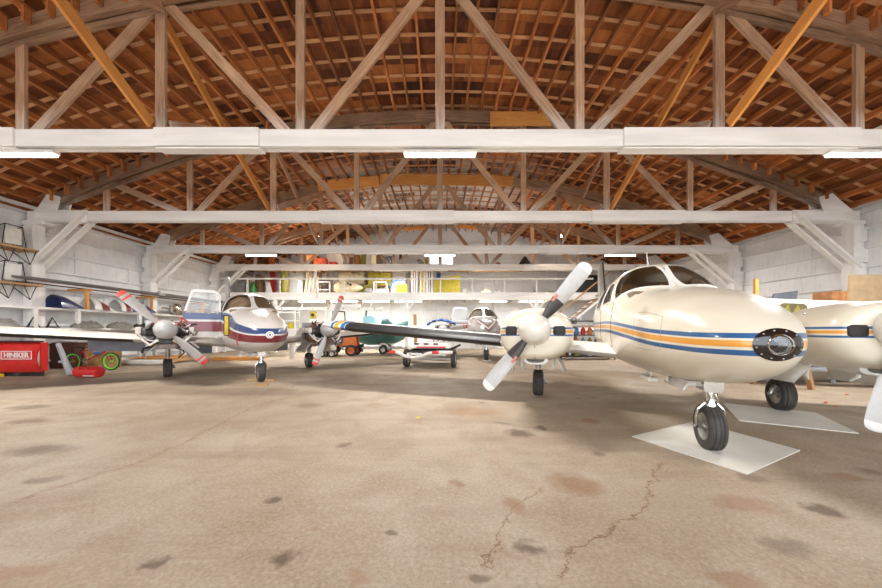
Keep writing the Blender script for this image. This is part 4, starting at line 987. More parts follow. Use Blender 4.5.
def card(name, px0, px1, py0, py1, Z, m, lab, cat, kind='panel', grp=None, z0=None, th=.05, lean=0, **kw):
    """upright stored item filling a stretch of the shelf; real depth Z and thickness"""
    a, b_ = at(px0, py1, Z), at(px1, py0, Z); w = b_.x-a.x; zb = a.z if z0 is None else z0; h = b_.z-zb; c = Vector(((a.x+b_.x)/2, Z, zb))
    mb = MB(); M = Mrot((0, 0, 0), (1, 0, 0), (0, -1, 0)); R = Euler((lean, 0, 0)).to_matrix().to_4x4()
    if kind == 'panel': mb.prism([(-w/2, 0), (w/2, 0), (w/2*kw.get('tp', 1), h), (-w/2*kw.get('tq', 1), h*kw.get('hl', 1))], R@M, th)
    elif kind == 'round':
        P = [(-w/2, 0), (w/2, 0)]+[(w/2*math.cos(q*PI/10), h*.45+h*.55*math.sin(q*PI/10)) for q in range(11)]; mb.prism(P, R@M, th)
    elif kind == 'curve':
        rr = [];
        for j in range(9):
            u = j/8; wv = w*(.55+.45*math.sin(PI*(.15+.7*u))); rr.append([Vector((-wv/2+wv*k/8, -.15*math.sin(PI*k/8), u*h)) for k in range(9)]+[Vector((wv/2-wv*k/8, -.15*math.sin(PI*k/8)+.03, u*h)) for k in range(9)])
        mb.loft(rr)
    elif kind == 'frame':
        tt = kw.get('t', .09); s_ = kw.get('slant', .12)*w
        pts = [(-w/2, 0), (w/2, 0), (w/2-s_, h), (-w/2, h)]
        for k in range(4):
            p, q = pts[k], pts[(k+1) % 4]; mb.beam((p[0], 0, p[1]), (q[0], 0, q[1]), th, tt, up=(0, 1, 0))
        mb.beam((-w/2, 0, h*.36), (w/2-s_*.4, 0, h*.36), th, tt*.8, up=(0, 1, 0))
        mb.prism([(-w/2, 0), (w/2, 0), (w/2-s_*.36, h*.36), (-w/2, h*.36)], M, th*.6) if kw.get('skirt') else None
    elif kind == 'box': mb.box((0, 0, h/2), (w, kw.get('d', .4), h), None); mb.box((0, -kw.get('d', .4)/2, h*.92), (w*.98, .02, .02))
    elif kind == 'bullet':
        r = h/2; L = w; pr = [(0, 0), (r*.55, L*.03), (r*.85, L*.12), (r, L*.3), (r*.95, L*.5), (r*.6, L*.8), (r*.2, L*.97), (0, L)]; mb.lathe(pr, Mz((-w/2, 0, r), (1, 0, 0)), 24)
    elif kind == 'drum': mb.lathe([(0, 0), (h*.48, 0), (h*.5, w*.1), (h*.5, w*.9), (h*.45, w), (0, w)], Mz((-w/2, 0, h/2), (1, 0, 0)), 20)
    elif kind == 'wheel': mb.lathe([(h*.25, -.06), (h*.42, -.08), (h*.5, -.04), (h*.5, .04), (h*.42, .08), (h*.25, .06), (h*.2, 0), (0, 0)], Mz((0, 0, h/2), (0, 1, 0)), 24)
    elif kind == 'planks':
        n = kw.get('n', 3)
        for k in range(n):
            x = -w/2+(k+.5)*w/n; mb.beam((x, 0, 0), (x+kw.get('dx', .1), .25, h*(1-.08*k)), w/n*.7, .03, up=(0, 1, 0))
    elif kind == 'lump':
        rr = []; n = 10; rg = random.Random(int(px0*7))
        for i in range(n+1):
            u = i/n; e = math.sqrt(max(0, 1-(2*u-1)**2))*.8+.2*(0 < i < n); hh = h*e*rg.uniform(.75, 1.0)+.005
            rr.append([Vector((-w/2+u*w, -.2*math.cos(k*PI/9)*e, hh*math.sin(k*PI/9)*rg.uniform(.9, 1.05))) for k in range(10)])
        mb.loft(rr)
    elif kind == 'tripod':
        for k in range(3): mb.tube([(0, 0, h), (w/2*math.cos(2.1*k), .2*math.sin(2.1*k), .01)], .018, 6)
        mb.tube([(-w/4, 0, h*.5), (w/4, 0, h*.5)], .015, 6)
    o = mb.build(name, m, None, smooth=kind in ('bullet', 'drum', 'wheel', 'curve', 'lump'), bevel=.006 if kind in ('panel', 'box') else 0)
    o.location = c; tag(o, lab, cat, grp)
    if kw.get('stripes'):
        for f0, f1, mm in kw['stripes']:
            MB().box(((f0+f1)/2*w-w/2, -th/2-.003, h/2), ((f1-f0)*w, .006, h*.96)).build('stripe', mm, o)
    if kw.get('dots'):
        q = MB()
        for dx, dz, r_ in kw['dots']: q.lathe([(0, .02), (r_, .018), (r_, -.05)], Mz((dx*w, -h*.44, h*dz), (0, -1, 0)), 12)
        q.build('opening', DARKM, o)
    if kw.get('pane'):
        MB().prism([(-w*.45, h*.4), (w*.38, h*.4), (w*.32, h*.93), (-w*.45, h*.93)], M, .008).build('pane', GLASS, o)
    if kw.get('arc'):
        q = MB(); q.tube([(-w*.5, -.04, h*.5), (-w*.42, -.04, h*.8), (-w*.1, -.04, h*.97), (w*.5, -.04, h)], .05, 6); q.build('arc_stripe', BLU, o)
    return o
Z1 = LT
LG = 'things stored on the loft'
card('stored_box', 240, 246, 282, 293, 18.6, GREYM, 'grey box at the far left of the loft', 'box', 'box', LG, Z1)
card('spare_sheet', 246, 251, 276, 293, 19.0, CREAM, 'narrow cream panel at the left end of the loft', 'panel', 'panel', LG, Z1, lean=-.1)
card('green_sack', 250, 256, 281, 293, 18.5, GRN, 'green sack near the left end of the loft', 'sack', 'lump', LG, Z1)
card('stored_box', 257, 263, 275, 293, 18.9, BRN, 'tall brown box left of the red canister on the loft', 'box', 'box', LG, Z1)
card('orange_cylinder', 270, 274, 256, 270, 18.8, ORG, 'upright orange cylinder on the plank shelf behind the left tube light', 'cylinder', 'box', None, 4.65, d=.2)
card('red_canister', 271, 275, 271, 284, 19.6, REDP, 'red canister at the left of the loft', 'canister', 'box', LG, Z1, d=.2)
card('spare_sheet', 266, 273, 282, 293, 18.8, PWHITE, 'slanted white panel below the red canister', 'panel', 'panel', LG, Z1, tp=.1)
card('curved_cowl', 280, 289, 270, 293, 18.8, OLV, 'tall olive green curved cowl standing on the loft', 'cowl', 'curve', LG, Z1)
card('spare_sheet', 289, 302, 271, 293, 19.3, PWHITE, 'wide pale grey-white panel right of the tall olive cowl', 'panel', 'panel', LG, Z1, lean=-.1, tp=1.1)
card('spare_sheet', 298, 303, 281, 293, 18.5, PWHITE, 'small pointed white panel leaning in front of the pale wide one', 'panel', 'panel', LG, Z1, tp=.2)
card('leaning_boards', 303, 316, 270, 293, 18.9, CREAM, 'bundle of cream boards leaning behind the loft post', 'boards', 'planks', LG, Z1, n=4)
card('door_frame', 318, 330, 282, 292, 18.3, PWHITE, 'small white framed aircraft door with dark pane, left of the cream cone', 'aircraft door', 'frame', LG, Z1+.02, slant=0, t=.08, pane=True)
card('dark_shelf', 316, 322, 271, 281, 19.2, BRN, 'dark brown board upright behind the small white door', 'board', 'panel', LG, Z1)
card('stored_box', 334, 340, 272, 279, 19.55, GREYM, 'grey box with pale rim above the cream cone', 'box', 'box', LG, 3.88)
card('leaning_boards', 330, 335, 281, 293, 18.6, BRN, 'two dark boards leaning left of the cream cone', 'boards', 'planks', LG, Z1, n=2)
card('nose_cone', 334, 363, 281.5, 293, 18.2, CREAM, 'large cream fibreglass nose cone lying on its side on the loft', 'nose cone', 'bullet', LG, Z1, dots=[(-.1, .75, .05), (.03, .8, .045), (.12, .7, .06), (-.22, .8, .03)])
card('cream_drum', 341, 365, 270, 279, 19.6, CREAM, 'long cream drum lying behind the cream cone', 'drum', 'drum', LG, 3.88)
card('rear_rack', 333, 366, 286, 293, 19.8, GREYM, 'low grey rack carrying the cream drum', 'rack', 'box', LG, Z1, d=.7)
card('olive_sheet', 353, 374, 282, 293, 18.6, OLV, 'low olive panel lying right of the cream cone', 'panel', 'panel', LG, Z1, hl=.35)
card('olive_tray', 369, 392, 273, 278, 19.5, YEL, 'long narrow olive-yellow tray high on the loft', 'tray', 'box', LG, 3.81)
card('rear_rack', 368, 393, 287, 293, 19.7, BRN, 'brown rack carrying the long yellow tray', 'rack', 'box', LG, Z1, d=.7)
card('grey_sack', 363, 375, 287, 293, 18.3, GREYM, 'grey sack beside the white framed door on the loft', 'sack', 'lump', LG, Z1)
card('door_frame', 374, 389, 282, 293, 18.2, PWHITE, 'larger white framed aircraft door with slanted edge on the loft', 'aircraft door', 'frame', LG, Z1+.02, slant=.2, t=.1, skirt=True, pane=True)
card('spare_sheet', 391, 405, 280, 293, 18.4, PWHITE, 'white wing tip with a blue arc, on the loft', 'wing tip', 'round', LG, Z1, arc=True)
card('yellow_sheet', 396, 407, 284, 293, 18.25, YEL, 'small square yellow panel in front of the blue-arced wing tip', 'panel', 'panel', LG, Z1)
card('spare_sheet', 392, 406, 270, 280, 19.7, PWHITE, 'white board behind the blue-arced wing tip', 'panel', 'panel', LG, Z1)
card('control_surface', 411, 417.5, 270, 293, 18.7, PWHITE, 'tall white control surface with two maroon stripes, left one', 'control surface', 'panel', LG, Z1, stripes=[(.3, .42, MAR), (.62, .74, MAR)])
card('control_surface', 420, 425, 270, 293, 18.7, PWHITE, 'narrow tall white control surface with a yellow-green patch', 'control surface', 'panel', LG, Z1, stripes=[(.25, .7, YEL)])
card('control_surface', 426, 433, 270, 293, 18.7, PWHITE, 'tall white control surface with maroon stripes, right of the yellow-green one', 'control surface', 'panel', LG, Z1, stripes=[(.3, .42, MAR), (.55, .7, NAVY)])
card('yellow_sheet', 434, 440, 280, 293, 18.5, YEL, 'narrow yellow panel left of the big yellow one', 'panel', 'panel', LG, Z1)
card('blue_strut', 434, 440, 272, 280, 19.0, BLU, 'thin blue strut leaning behind the narrow yellow panel', 'strut', 'planks', LG, Z1, n=1)
card('yellow_sheet', 441, 460, 275, 293, 18.4, YEL, 'biggest yellow panel on the loft with a sloping top', 'panel', 'panel', LG, Z1, hl=.86)
card('grey_can', 461, 466, 288, 293, 18.6, GREYM, 'grey can right of the biggest yellow panel', 'can', 'drum', LG, Z1)
card('tan_bundle', 480, 492, 289, 293.5, 18.4, TAN, 'low tan bundle on the open middle of the loft', 'bundle', 'lump', LG, Z1)
card('grey_sack', 494, 501, 290, 293.5, 18.4, GREYM, 'small grey sack between the two tan bundles', 'sack', 'lump', LG, Z1)
card('upright_tin', 533, 536, 287, 293, 18.6, GREYM, 'small grey tin standing alone on the right half of the loft', 'tin', 'box', LG, Z1, d=.2)
card('tan_bundle', 544, 556, 291, 293.8, 18.4, TAN, 'flat tan bundle at the right of the loft', 'bundle', 'lump', LG, Z1)
card('dark_grating', 573, 598, 281, 291, 18.4, mat('dark_grating', (70, 66, 62), .6, var=.3, scale=20), 'dark slatted panel standing at the right end of the loft', 'grating', 'panel', LG, Z1)
card('dark_grating', 580, 598, 275, 279, 19.2, DARKM, 'narrow dark slatted panel above the bigger one', 'grating', 'panel', LG, Z1)
U = 4.65; UG = 'things stored on the plank shelf'
card('orange_case', 308, 318, 256, 266, 18.0, ORG, 'orange-red case on the plank shelf, left end', 'case', 'box', UG, U)
card('white_case', 328, 344, 253.5, 262, 18.3, PWHITE, 'white case on top of the plank shelf', 'case', 'box', UG, U)
card('orange_case', 318, 327, 259, 266, 17.9, mat('pink_red', (212, 92, 66), .5), 'low red-orange case left of the white case', 'case', 'box', UG, U)
card('tyre', 306, 313, 260, 267, 17.75, BLACK, 'black tyre standing at the left end of the plank shelf', 'tyre', 'wheel', UG, U)
card('red_tin', 330, 337, 262.5, 267, 17.8, REDP, 'flat red tin in front of the white case', 'tin', 'box', UG, U)
card('brass_fitting', 354, 361, 255, 266, 18.2, mat('brass_brown', (166, 108, 50), .45, .4, var=.2), 'brown-gold fitting right of the white case', 'fitting', 'curve', UG, U)
for k, (a, b_, y0, m, lab) in enumerate(((347, 353, 257, BRN, 'brown'), (361, 366, 250, OLV, 'tall olive'), (366, 371, 254, PWHITE, 'white'), (371, 376, 252, CREAM, 'cream'), (376, 382, 255, BRN, 'wide brown'), (388, 392, 256, SLATE, 'slate grey'), (399, 402, 254, DARKM, 'black metal'), (425, 428, 258, YEL, 'short yellow'))):
    card('upright_board', a, b_, y0, 266, 18.1+.05*(k % 3), m, '%s upright board on the plank shelf' % lab, 'board', 'panel', UG, U, lean=-.08)
card('tyre', 383, 391, 257, 266, 17.8, BLACK, 'black tyre on the plank shelf beside the slate grey board', 'tyre', 'wheel', UG, U)
card('silver_helmet', 416, 424, 259, 266, 17.9, STEEL, 'rounded silver cover on the plank shelf beside the short yellow board', 'cover', 'bullet', UG, U)
card('black_wedge', 485, 490, 255, 267, 17.7, BLACK, 'thin black wedge standing behind the farthest truss, right of centre', 'wedge', 'panel', None, U-.1, tp=.15)
card('black_bag', 477, 485, 262, 267, 17.8, BLACK, 'black bag beside the thin black wedge', 'bag', 'lump', None, U-.1)
card('brown_bag', 494, 501, 261, 267, 17.8, mat('brown_bag', (96, 50, 42), .7), 'brown bag right of the thin black wedge', 'bag', 'lump', None, U-.1)
card('black_tent', 516, 533, 257, 267, 17.8, BLACK, 'black tent-shaped cover near the farthest truss, right of centre', 'cover', 'panel', None, U-.1, tp=.1, tq=.1, th=.3)
o = MB().box((0, 0, 0), (4.0, 1.0, .05)).build('plank_shelf', W_PLAIN); o.location = (3.95, 18.0, U-.13); tag(o, 'shorter plank shelf right of centre behind the farthest chord', 'shelf')
# stairs at the right end
t = thing('staircase', 'white open staircase climbing to the right end of the loft', 'stairs', (0, 16.9, 0))
for yy in (-.4, .4): MB().beam((4.9, yy, .1), (8.6, yy, LT-.05), .06, .24, up=(0, 1, 0)).build('stringer', WHITE, t)
for k in range(13): MB().box((5.1+k*.275, 0, .25+k*.231), (.26, .8, .04)).build('tread', W_PLAIN, t)
MB().beam((4.9, -.42, 1.1), (8.6, -.42, LT+.95), .05, .08, up=(0, 1, 0)).build('handrail', W_PLAIN, t)
for x, m in ((5.4, W_PLAIN), (8.5, W_NEW)): MB().box((x, -.42, .25+(x-5)*.42+.45), (.09, .06, 1.2)).build('baluster', m, t)
# ============================================================ LEFT SIDE
# snow plough
t = thing('snow_plow', 'red snow plow blade parked at the left edge under the wing', 'snow plow', (-10.15, 8.2, 0), math.radians(2))
def pl(u, v):
    z = .12+.76*v; y = -.06+.14*(2*v-1)**2*(1 if v < .5 else .9)+.05*v; return Vector((-1.85*u, y, z))
b = MB(); b.grid(pl, 20, 10).grid(lambda u, v: pl(u, v)+Vector((0, .03, 0)), 20, 10); bl = b.build('moldboard', REDP, t, smooth=True)
MB().box((-.92, .08, .90), (1.84, .10, .035)).build('top_flange', DARKM, bl); MB().box((-.92, .13, .09), (1.84, .03, .16)).build('cutting_edge', DARKM, t)
for x in (-.02, -.9, -1.8): MB().box((x, .15, .5), (.03, .16, .74)).build('rib', REDP, bl)
for x in (-.45, -1.35): MB().tube([(x, -.02, .05), (x, -.02, .11)], .07, 12).build('skid_shoe', DARKM, t)
MB().box((-1.05, .0, .055), (.42, .05, .07)).build('marker', mat('plow_yellow', (232, 196, 40), .5), t)
lg = MB().box((-.44, -.055, .56), (.78, .012, .22)).build('name_plate', REDP, bl)
for c_, d_ in (((-.44, -.064, .655), (.74, .006, .018)), ((-.44, -.064, .465), (.74, .006, .018)), ((-.80, -.064, .56), (.018, .006, .19)), ((-.08, -.064, .56), (.018, .006, .19))): MB().box(c_, d_).build('plate_border', WHITE, lg)
text_mesh('HINIKER', .17, 'lettering', WHITE, lg, Mrot((-.44, -.068, .555), (1, 0, 0), (0, -1, 0))@Matrix.Diagonal((.93, 1.05, 1, 1)), .004, .004)
q = thing('plow_frame', 'grey steel A-shaped leg standing right of the red plow', 'steel frame', (-9.95, 8.45, 0))
MB().beam((.02, 0, .84), (.38, -.05, 0.02), .05, .09, up=(0, 1, 0)).build('leg', GREYP, q); MB().beam((0, .05, .36), (.24, 0, .36), .05, .06).build('crossbar', GREYP, q); MB().beam((0, .35, .02), (.02, .02, .8), .05, .06, up=(1, 0, 0)).build('leg', GREYP, q)
# brown cabinet and board behind the bike
t = thing('dark_cabinet', 'dark brown wooden cabinet behind the bicycle\'s rear wheel', 'cabinet', (-11.66, 10.25, 0)); MB().box((0, 0, .40), (.78, .45, .8)).build('body', W_DARK, t, bevel=.01)
for s in (-1, 1): MB().box((s*.19, -.235, .4), (.36, .02, .70)).build('door', W_DARK, t, bevel=.01)
o = MB().box((0, 0, .34), (1.3, .03, .68), Euler((-.12, 0, 0))).build('plywood_board', mat('scuffed_plywood', (186, 142, 88), .75, var=.4, scale=4), None); o.location = (-10.75, 10.3, 0.02); tag(o, 'scuffed tan plywood board leaning behind the bicycle', 'board')
o = MB().prism([(0, 0), (1.6, 0), (1.5, .12), (.6, .06), (.35, .24), (.25, .1)], Mrot((0, 0, 0), (1, 0, 0), (0, -1, 0)), .08).build('white_cloth', WHITE); o.location = (-12.0, 10.2, .84); tag(o, 'torn white cloth lying on the dark brown cabinet', 'cloth')
# bicycle
t = thing('bicycle', 'small dark red bicycle with bright green rims near the left wall', 'bicycle', (-10.28, 9.6, 0), 0)
R = .262; LIME = mat('lime_green', (112, 226, 66), .4); BRED = paint('bike_red', (150, 30, 44)); wx = .565
for x, nm in ((-wx, 'rear_wheel'), (wx, 'front_wheel')):
    M = Mz((x, 0, R), (0, 1, 0)); w = MB().lathe([(R-.035, -.012), (R-.012, -.026), (R, -.012), (R, .012), (R-.012, .026), (R-.035, .012)], M, 40).build(nm, BLACK, t, smooth=True)
    MB().lathe([(R-.062, -.014), (R-.034, -.02), (R-.030, 0), (R-.034, .02), (R-.062, .014), (R-.062, -.014)], M, 40).build('rim', LIME, w, smooth=True)
    s = MB()
    for k in range(20): a = k*PI/10; s.tube([(x, .02*(-1)**k, R), (x+(R-.06)*math.cos(a), 0, R+(R-.06)*math.sin(a))], .0018, 3)
    s.build('spokes', STEEL, w); MB().tube([(x, -.05, R), (x, .05, R)], .024, 10).build('hub', LIME, w)
fr = MB(); bb, st, ht, hb = (-.16, 0, .29), (-.27, 0, .58), (.36, 0, .66), (.39, 0, .56)
for a, b_, r in ((bb, st, .017), (st, ht, .017), (bb, hb, .021), (ht, hb, .022)): fr.tube([a, b_], r, 8)
for s in (-1, 1): fr.tube([bb, (-wx, s*.05, R)], .011, 6); fr.tube([st, (-wx, s*.05, R)], .009, 6); fr.tube([(.40, s*.03, .54), (.44, s*.05, .5), (wx, s*.05, R)], .013, 6)
fr.build('frame', BRED, t, smooth=True)
MB().tube([(.36, 0, .66), (.34, 0, .76), (.36, 0, .80)], .014, 8).tube([(.30, -.30, .84), (.36, -.12, .86), (.38, -.05, .78), (.38, .05, .78), (.36, .12, .86), (.30, .30, .84)], .012, 8).build('handlebar', BLACK, t, smooth=True)
MB().tube([(-.26, 0, .56), (-.29, 0, .66)], .013, 8).box((-.30, 0, .68), (.25, .11, .04)).build('saddle', BLACK, t, smooth=True, bevel=.01)
MB().lathe([(.02, -.004), (.075, -.004), (.075, .004), (.02, .004)], Mz((-.16, -.05, .29), (0, 1, 0)), 20).tube([(-.16, -.06, .29), (-.07, -.06, .18)], .01, 6).tube([(-.16, .06, .29), (-.25, .06, .4)], .01, 6).build('crank', STEEL, t)
MB().tube([(.1, -.02, .5), (.26, -.02, .52)], .045, 10).build('bottle', BLU, t)
# red duffel bag
t = thing('duffel_bag', 'red cylindrical bag lying on the floor in front of the bicycle', 'bag', (-8.79, 8.14, 0), math.radians(-3))
MB().lathe([(0, -.32), (.09, -.32), (.13, -.30), (.145, -.24), (.14, -.1), (.147, .05), (.142, .22), (.13, .29), (.1, .31), (0, .315)], Mz((0, 0, .145), (1, 0, .0)), 28).build('body', REDP, t, smooth=True)
MB().tube([(-.1, -.12, .22), (-.06, -.15, .30), (.08, -.15, .30), (.12, -.12, .22)], .012, 6).build('handle', mat('dark_red_strap', (150, 20, 24), .7), t, smooth=True)
MB().box((.12, -.118, .055), (.26, .012, .035), Euler((.8, 0, 0))).build('white_marking', WHITE, t)

# long wall shelf
t = thing('long_shelf', 'long two-level white shelf along the left wall', 'shelf', (-11.75, 12.2, 0))
MB().box((0, 0, 1.82), (.66, 10.6, .06)).build('upper_board', WHITE_BEAM, t); MB().box((0, 0, 1.22), (.66, 10.6, .07)).build('lower_board', WHITE_BEAM, t)
for k, y in enumerate((-5.1, -3.0, -1.9, .2, 2.6, 5.1)): MB().box((.28, y, .92), (.09, .09, 1.82)).build('upright', WHITE, t)
SG = 'parts stored on the left wall shelf'
def cowlpiece(y, x, lab, cols, z=1.855):
    o = MB(); rr = []
    for j in range(9):
        u = j/8; rr.append([Vector((.28*math.cos(PI*k/10), (u-.5)*.62, .40*(1-.75*u*u)*math.sin(PI*k/10)+.0)) for k in range(11)]+[Vector((.25*math.cos(PI*(10-k)/10), (u-.5)*.62, (.37*(1-.75*u*u))*math.sin(PI*(10-k)/10))) for k in range(11)])
    o.loft(rr, cap=False); c = o.build('cowling_half', cols[0], None, smooth=True); c.location = (x, y, z); tag(c, lab, 'cowling', SG)
    for a, b_, mm in cols[1]:
        s = MB(); s.loft([[Vector((.286*math.cos(PI*k/10), (u-.5)*.62, .41*(1-.75*u*u)*math.sin(PI*k/10))) for k in range(11)] for u in (a, (a+b_)/2, b_)], closed=False).build('painted_band', mm, c, smooth=True)
cowlpiece(10.0, -11.55, 'dark blue cowling half at the front of the shelf', (NAVY, []))
cowlpiece(11.0, -11.6, 'white and maroon cowling half behind the blue one', (PWHITE, [(.35, .75, MAR)]))
cowlpiece(11.9, -11.6, 'white cowling half with maroon and navy bands, third along the shelf', (PWHITE, [(.25, .55, MAR), (.6, .95, NAVY)]))
cowlpiece(12.7, -11.6, 'white and navy cowling half beside the yellow bracket', (PWHITE, [(.3, .9, NAVY)]))
t = thing('spare_spinner', 'polished metal spinner dome on the shelf beside the boxes', 'spinner', (-11.5, 14.0, 1.855), 0, None)
MB().lathe([(.01, .28), (.1, .25), (.19, .15), (.24, .0), (.25, -.06)], Mz((.1, 0, .25), (.6, -1, .1)), 24).build('dome', CHROME, t, smooth=True); MB().box((.0, .15, .02), (.3, .3, .04)).build('base_block', BRN, t)
for k, (y, w, h) in enumerate(((14.6, .5, .34), (15.3, .42, .30), (15.9, .5, .36), (16.7, .5, .28))):
    o = MB().box((0, 0, h/2), (.45, w, h)).build('cardboard_box', [CARD, CARD, BRN, CARD][k], bevel=.01); o.location = (-11.6, y, 1.855); tag(o, ['tan cardboard box nearest the metal dome', 'second tan box from the metal dome', 'brown box, the tallest on the shelf end', 'low tan box at the far end of the shelf'][k], 'box', 'boxes on the left wall shelf')
for k, (y, x, w, h, m, lab) in enumerate(((8.5, -11.5, .7, .28, GREYM, 'grey machine part with brown base at the shelf front'), (10.6, -11.5, .9, .26, mat('crumpled_mesh', (140, 136, 126), .7, .3, var=.35, scale=14), 'crumpled grey mesh roll on the lower shelf'), (11.7, -11.5, .9, .25, mat('crumpled_mesh', (140, 136, 126), .7), 'second crumpled mesh roll farther along the lower shelf'), (12.6, -11.5, .8, .22, DARKM, 'black folded cloth on the lower shelf'), (13.6, -11.5, .6, .3, SLATE, 'slate grey bundle at the back of the lower shelf'))):
    o = MB(); rg = random.Random(k)
    rr = []
    for i in range(13):
        u = i/12; e = math.sqrt(max(0, 1-(2*u-1)**2))*.9+.1; rr.append([Vector((.25*math.cos(q*PI/9)*e, (u-.5)*w, h*e*math.sin(q*PI/9)*rg.uniform(.7, 1)+.002)) for q in range(10)])
    o = o.loft(rr).build('stored_bundle', m, smooth=False); o.location = (x, y, 1.257); tag(o, lab, 'bundle', SG)
t = thing('metal_tripod', 'small black metal stand with triangles on the lower shelf', 'stand', (-11.45, 9.35, 1.257))
for yy in (-.2, .25): q = MB(); q.tube([(0, yy-.16, 0), (0, yy, .30), (0, yy+.16, 0)], .013, 5).tube([(0, yy, .30), (-.15, yy, 0)], .013, 5).build('leg_set', BLACK, t)
MB().tube([(0, -.4, .02), (0, .45, .02)], .013, 5).build('base_bar', BLACK, t)
# brackets and the long spar above the shelf
for k, y in enumerate((10.5, 12.85, 15.6)):
    t = thing('wooden_bracket', 'raw yellow wooden bracket holding the long spar, %s of three' % ['nearest', 'middle', 'farthest'][k], 'bracket', (-11.62, y, 1.855), 0, 'wooden brackets above the shelf')
    MB().box((.22, 0, .3), (.07, .06, .6)).build('upright', W_NEW, t); MB().box((-.02, 0, .62), (.75, .07, .07)).build('arm', W_NEW, t)
t = thing('long_spar', 'long grey tapered rotor blade on brackets above the left shelf', 'rotor blade', (-11.45, 12.0, 2.585))
MB().loft([[Vector((w*math.cos(a*PI/6), y, .05+h*2.4*math.sin(a*PI/6))) for a in range(12)] for y, w, h in ((-3.3, .03, .012), (-2.9, .09, .022), (0, .13, .026), (1.2, .13, .026), (1.3, .07, .04), (2.2, .09, .03), (5.3, .12, .025))]).build('blade', mat('dark_grey_blade', (112, 108, 104), .5, var=.15), t, smooth=True)
MB().box((.05, 1.2, .06), (.24, .3, .1)).tube([(.05, 1.2, .1), (.05, 1.2, .2)], .05, 10).build('hub_fitting', STEEL, t)
t = thing('long_pole', 'thin dark pole lying on the brackets beside the grey blade', 'pole', (-11.75, 12.3, 2.525)); MB().tube([(.0, -3.3, .02), (0, 4.2, .02)], .018, 8).build('pole', W_DARK, t)
for k, (x, w, zz, L) in enumerate(((-11.85, .14, 2.53, 3.4), (-11.5, .16, 2.06, 3.2), (-11.75, .12, 2.10, 3.0))):
    o = MB().box((0, 0, 0), (w, L, .06)).build('stored_trim', [WHITE, GREYM, W_PLAIN][k]); o.location = (x, 15.3 if k else 14.9, zz+.03); tag(o, ['long white strip on the brackets near the back of the left wall', 'long grey strip lying over the boxes on the shelf', 'long raw wooden strip lying over the boxes on the shelf'][k], 'strip')
# tube-frame racks at the upper left
for row, (z, nm) in enumerate(((3.44, 'upper'), (2.46, 'lower'))):
    t = thing('bracket_shelf', '%s tubular bracket shelf at the top left wall' % nm, 'shelf', (-11.8, 8.75, z))
    MB().box((.02, -.75, 0), (.62, 2.8, .05)).build('board', W_PLAIN, t)
    for k in range(6):
        y = -1.95+k*.46; q = MB(); q.tube([(.3, y-.12, -.02), (.3, y+.02, -.42), (.3, y+.16, -.02)], .012, 5).tube([(.3, y+.02, -.42), (-.2, y+.02, -.05)], .012, 5).build('wire_bracket', BLACK, t)
    for k in range(4):
        y = 6.95+k*.62; f = thing('seat_frame', '%s black tube frame with pale panel on the %s bracket shelf' % (['leftmost', 'second', 'third', 'rightmost'][k], nm), 'tube frame', (-11.55, y, z+.025), math.radians(0), 'tube frames at the top left')
        q = MB()
        for a, b_ in (((0, -.24, .01), (0, -.18, .56)), ((0, -.18, .56), (0, .18, .56)), ((0, .18, .56), (0, .26, .01)), ((0, .26, .01), (0, -.24, .01)), ((-.3, -.2, .01), (-.25, -.18, .5)), ((-.3, .22, .01), (-.25, .18, .5)), ((-.25, -.18, .5), (0, -.18, .56)), ((-.25, .18, .5), (0, .18, .56))): q.tube([a, b_], .012, 6)
        q.build('tube_frame', BLACK, f); MB().box((-.03, 0, .28), (.03, .36, .46)).build('panel', WHITE, f, bevel=.01)
# pallets and lumber on the floor behind the left plane
t = thing('wooden_pallet', 'raw wooden pallet on the floor behind the left plane\'s propeller', 'pallet', (-10.2, 12.0, 0))
for z in (.04, .16):
    for k in range(5): MB().box((0, -.5+k*.25, z+.04), (1.6, .12, .025)).build('slat', W_PLAIN if z < .1 else W_NEW, t)
for x in (-.75, 0, .75): MB().box((x, 0, .11), (.09, 1.2, .1)).build('bearer', W_PLAIN, t)
o = MB().box((0, 0, .07), (1.9, .25, .12)).build('lumber', W_NEW); o.location = (-8.0, 12.8, 0); tag(o, 'yellow lumber beam on the floor under the left plane', 'lumber')
t = thing('white_pipe', 'thick white pipe lying on the floor behind the bicycle', 'pipe', (-10.0, 11.0, 0)); MB().tube([(-.9, 0, .1), (.9, 0, .1)], .09, 14).build('pipe', WHITE, t, smooth=True)

# ============================================================ TRAILER
t = thing('small_trailer', 'small white flat trailer with red tail lights, under the cream plane\'s wing', 'trailer', (-.34, 10.25, 0), math.radians(-8))
q = MB().tube([(-.92, -.62, .52), (-.80, -.64, .50), (-.62, -.66, .41), (-.35, -.66, .37), (-.1, -.66, .42), (.08, -.64, .50), (.35, -.62, .53), (.8, -.6, .53)], .05, 10).build('rear_bumper', WHITE, t, smooth=True)
q = MB()
for x in (-.55, .55): q.beam((x, -.6, .46), (x, 1.7, .46), .06, .08)
for y in (-.4, .3, 1.0, 1.7): q.beam((-.55, y, .46), (.55, y, .46), .06, .06)
q.beam((-.5, 1.7, .46), (0, 2.9, .44), .06, .07); q.beam((.5, 1.7, .46), (0, 2.9, .44), .06, .07); q.beam((-.75, .15, .27), (.75, .15, .27), .05, .05); q.build('chassis', WHITE, t)
for s in (-1, 1):
    wt, wh = MB(), MB(); wheel(wt, wh, (s*.76, .15, .29), .29, .16, (1, 0, 0)); w = wt.build('wheel', TYRE, t, smooth=True); wh.build('hub', WHITE, w, smooth=True)
    MB().box((s*1.02 if s < 0 else .30, -.66, .53), (.2, .05, .09)).build('tail_light', REDP, t, bevel=.01)
MB().loft([[Vector((x, y, .52)), Vector((x, y, .56)), Vector((-x, y, .56)), Vector((-x, y, .52))] for x, y in ((-.62, -.3), (-.7, 1.8))]).build('deck', BLACK, t)
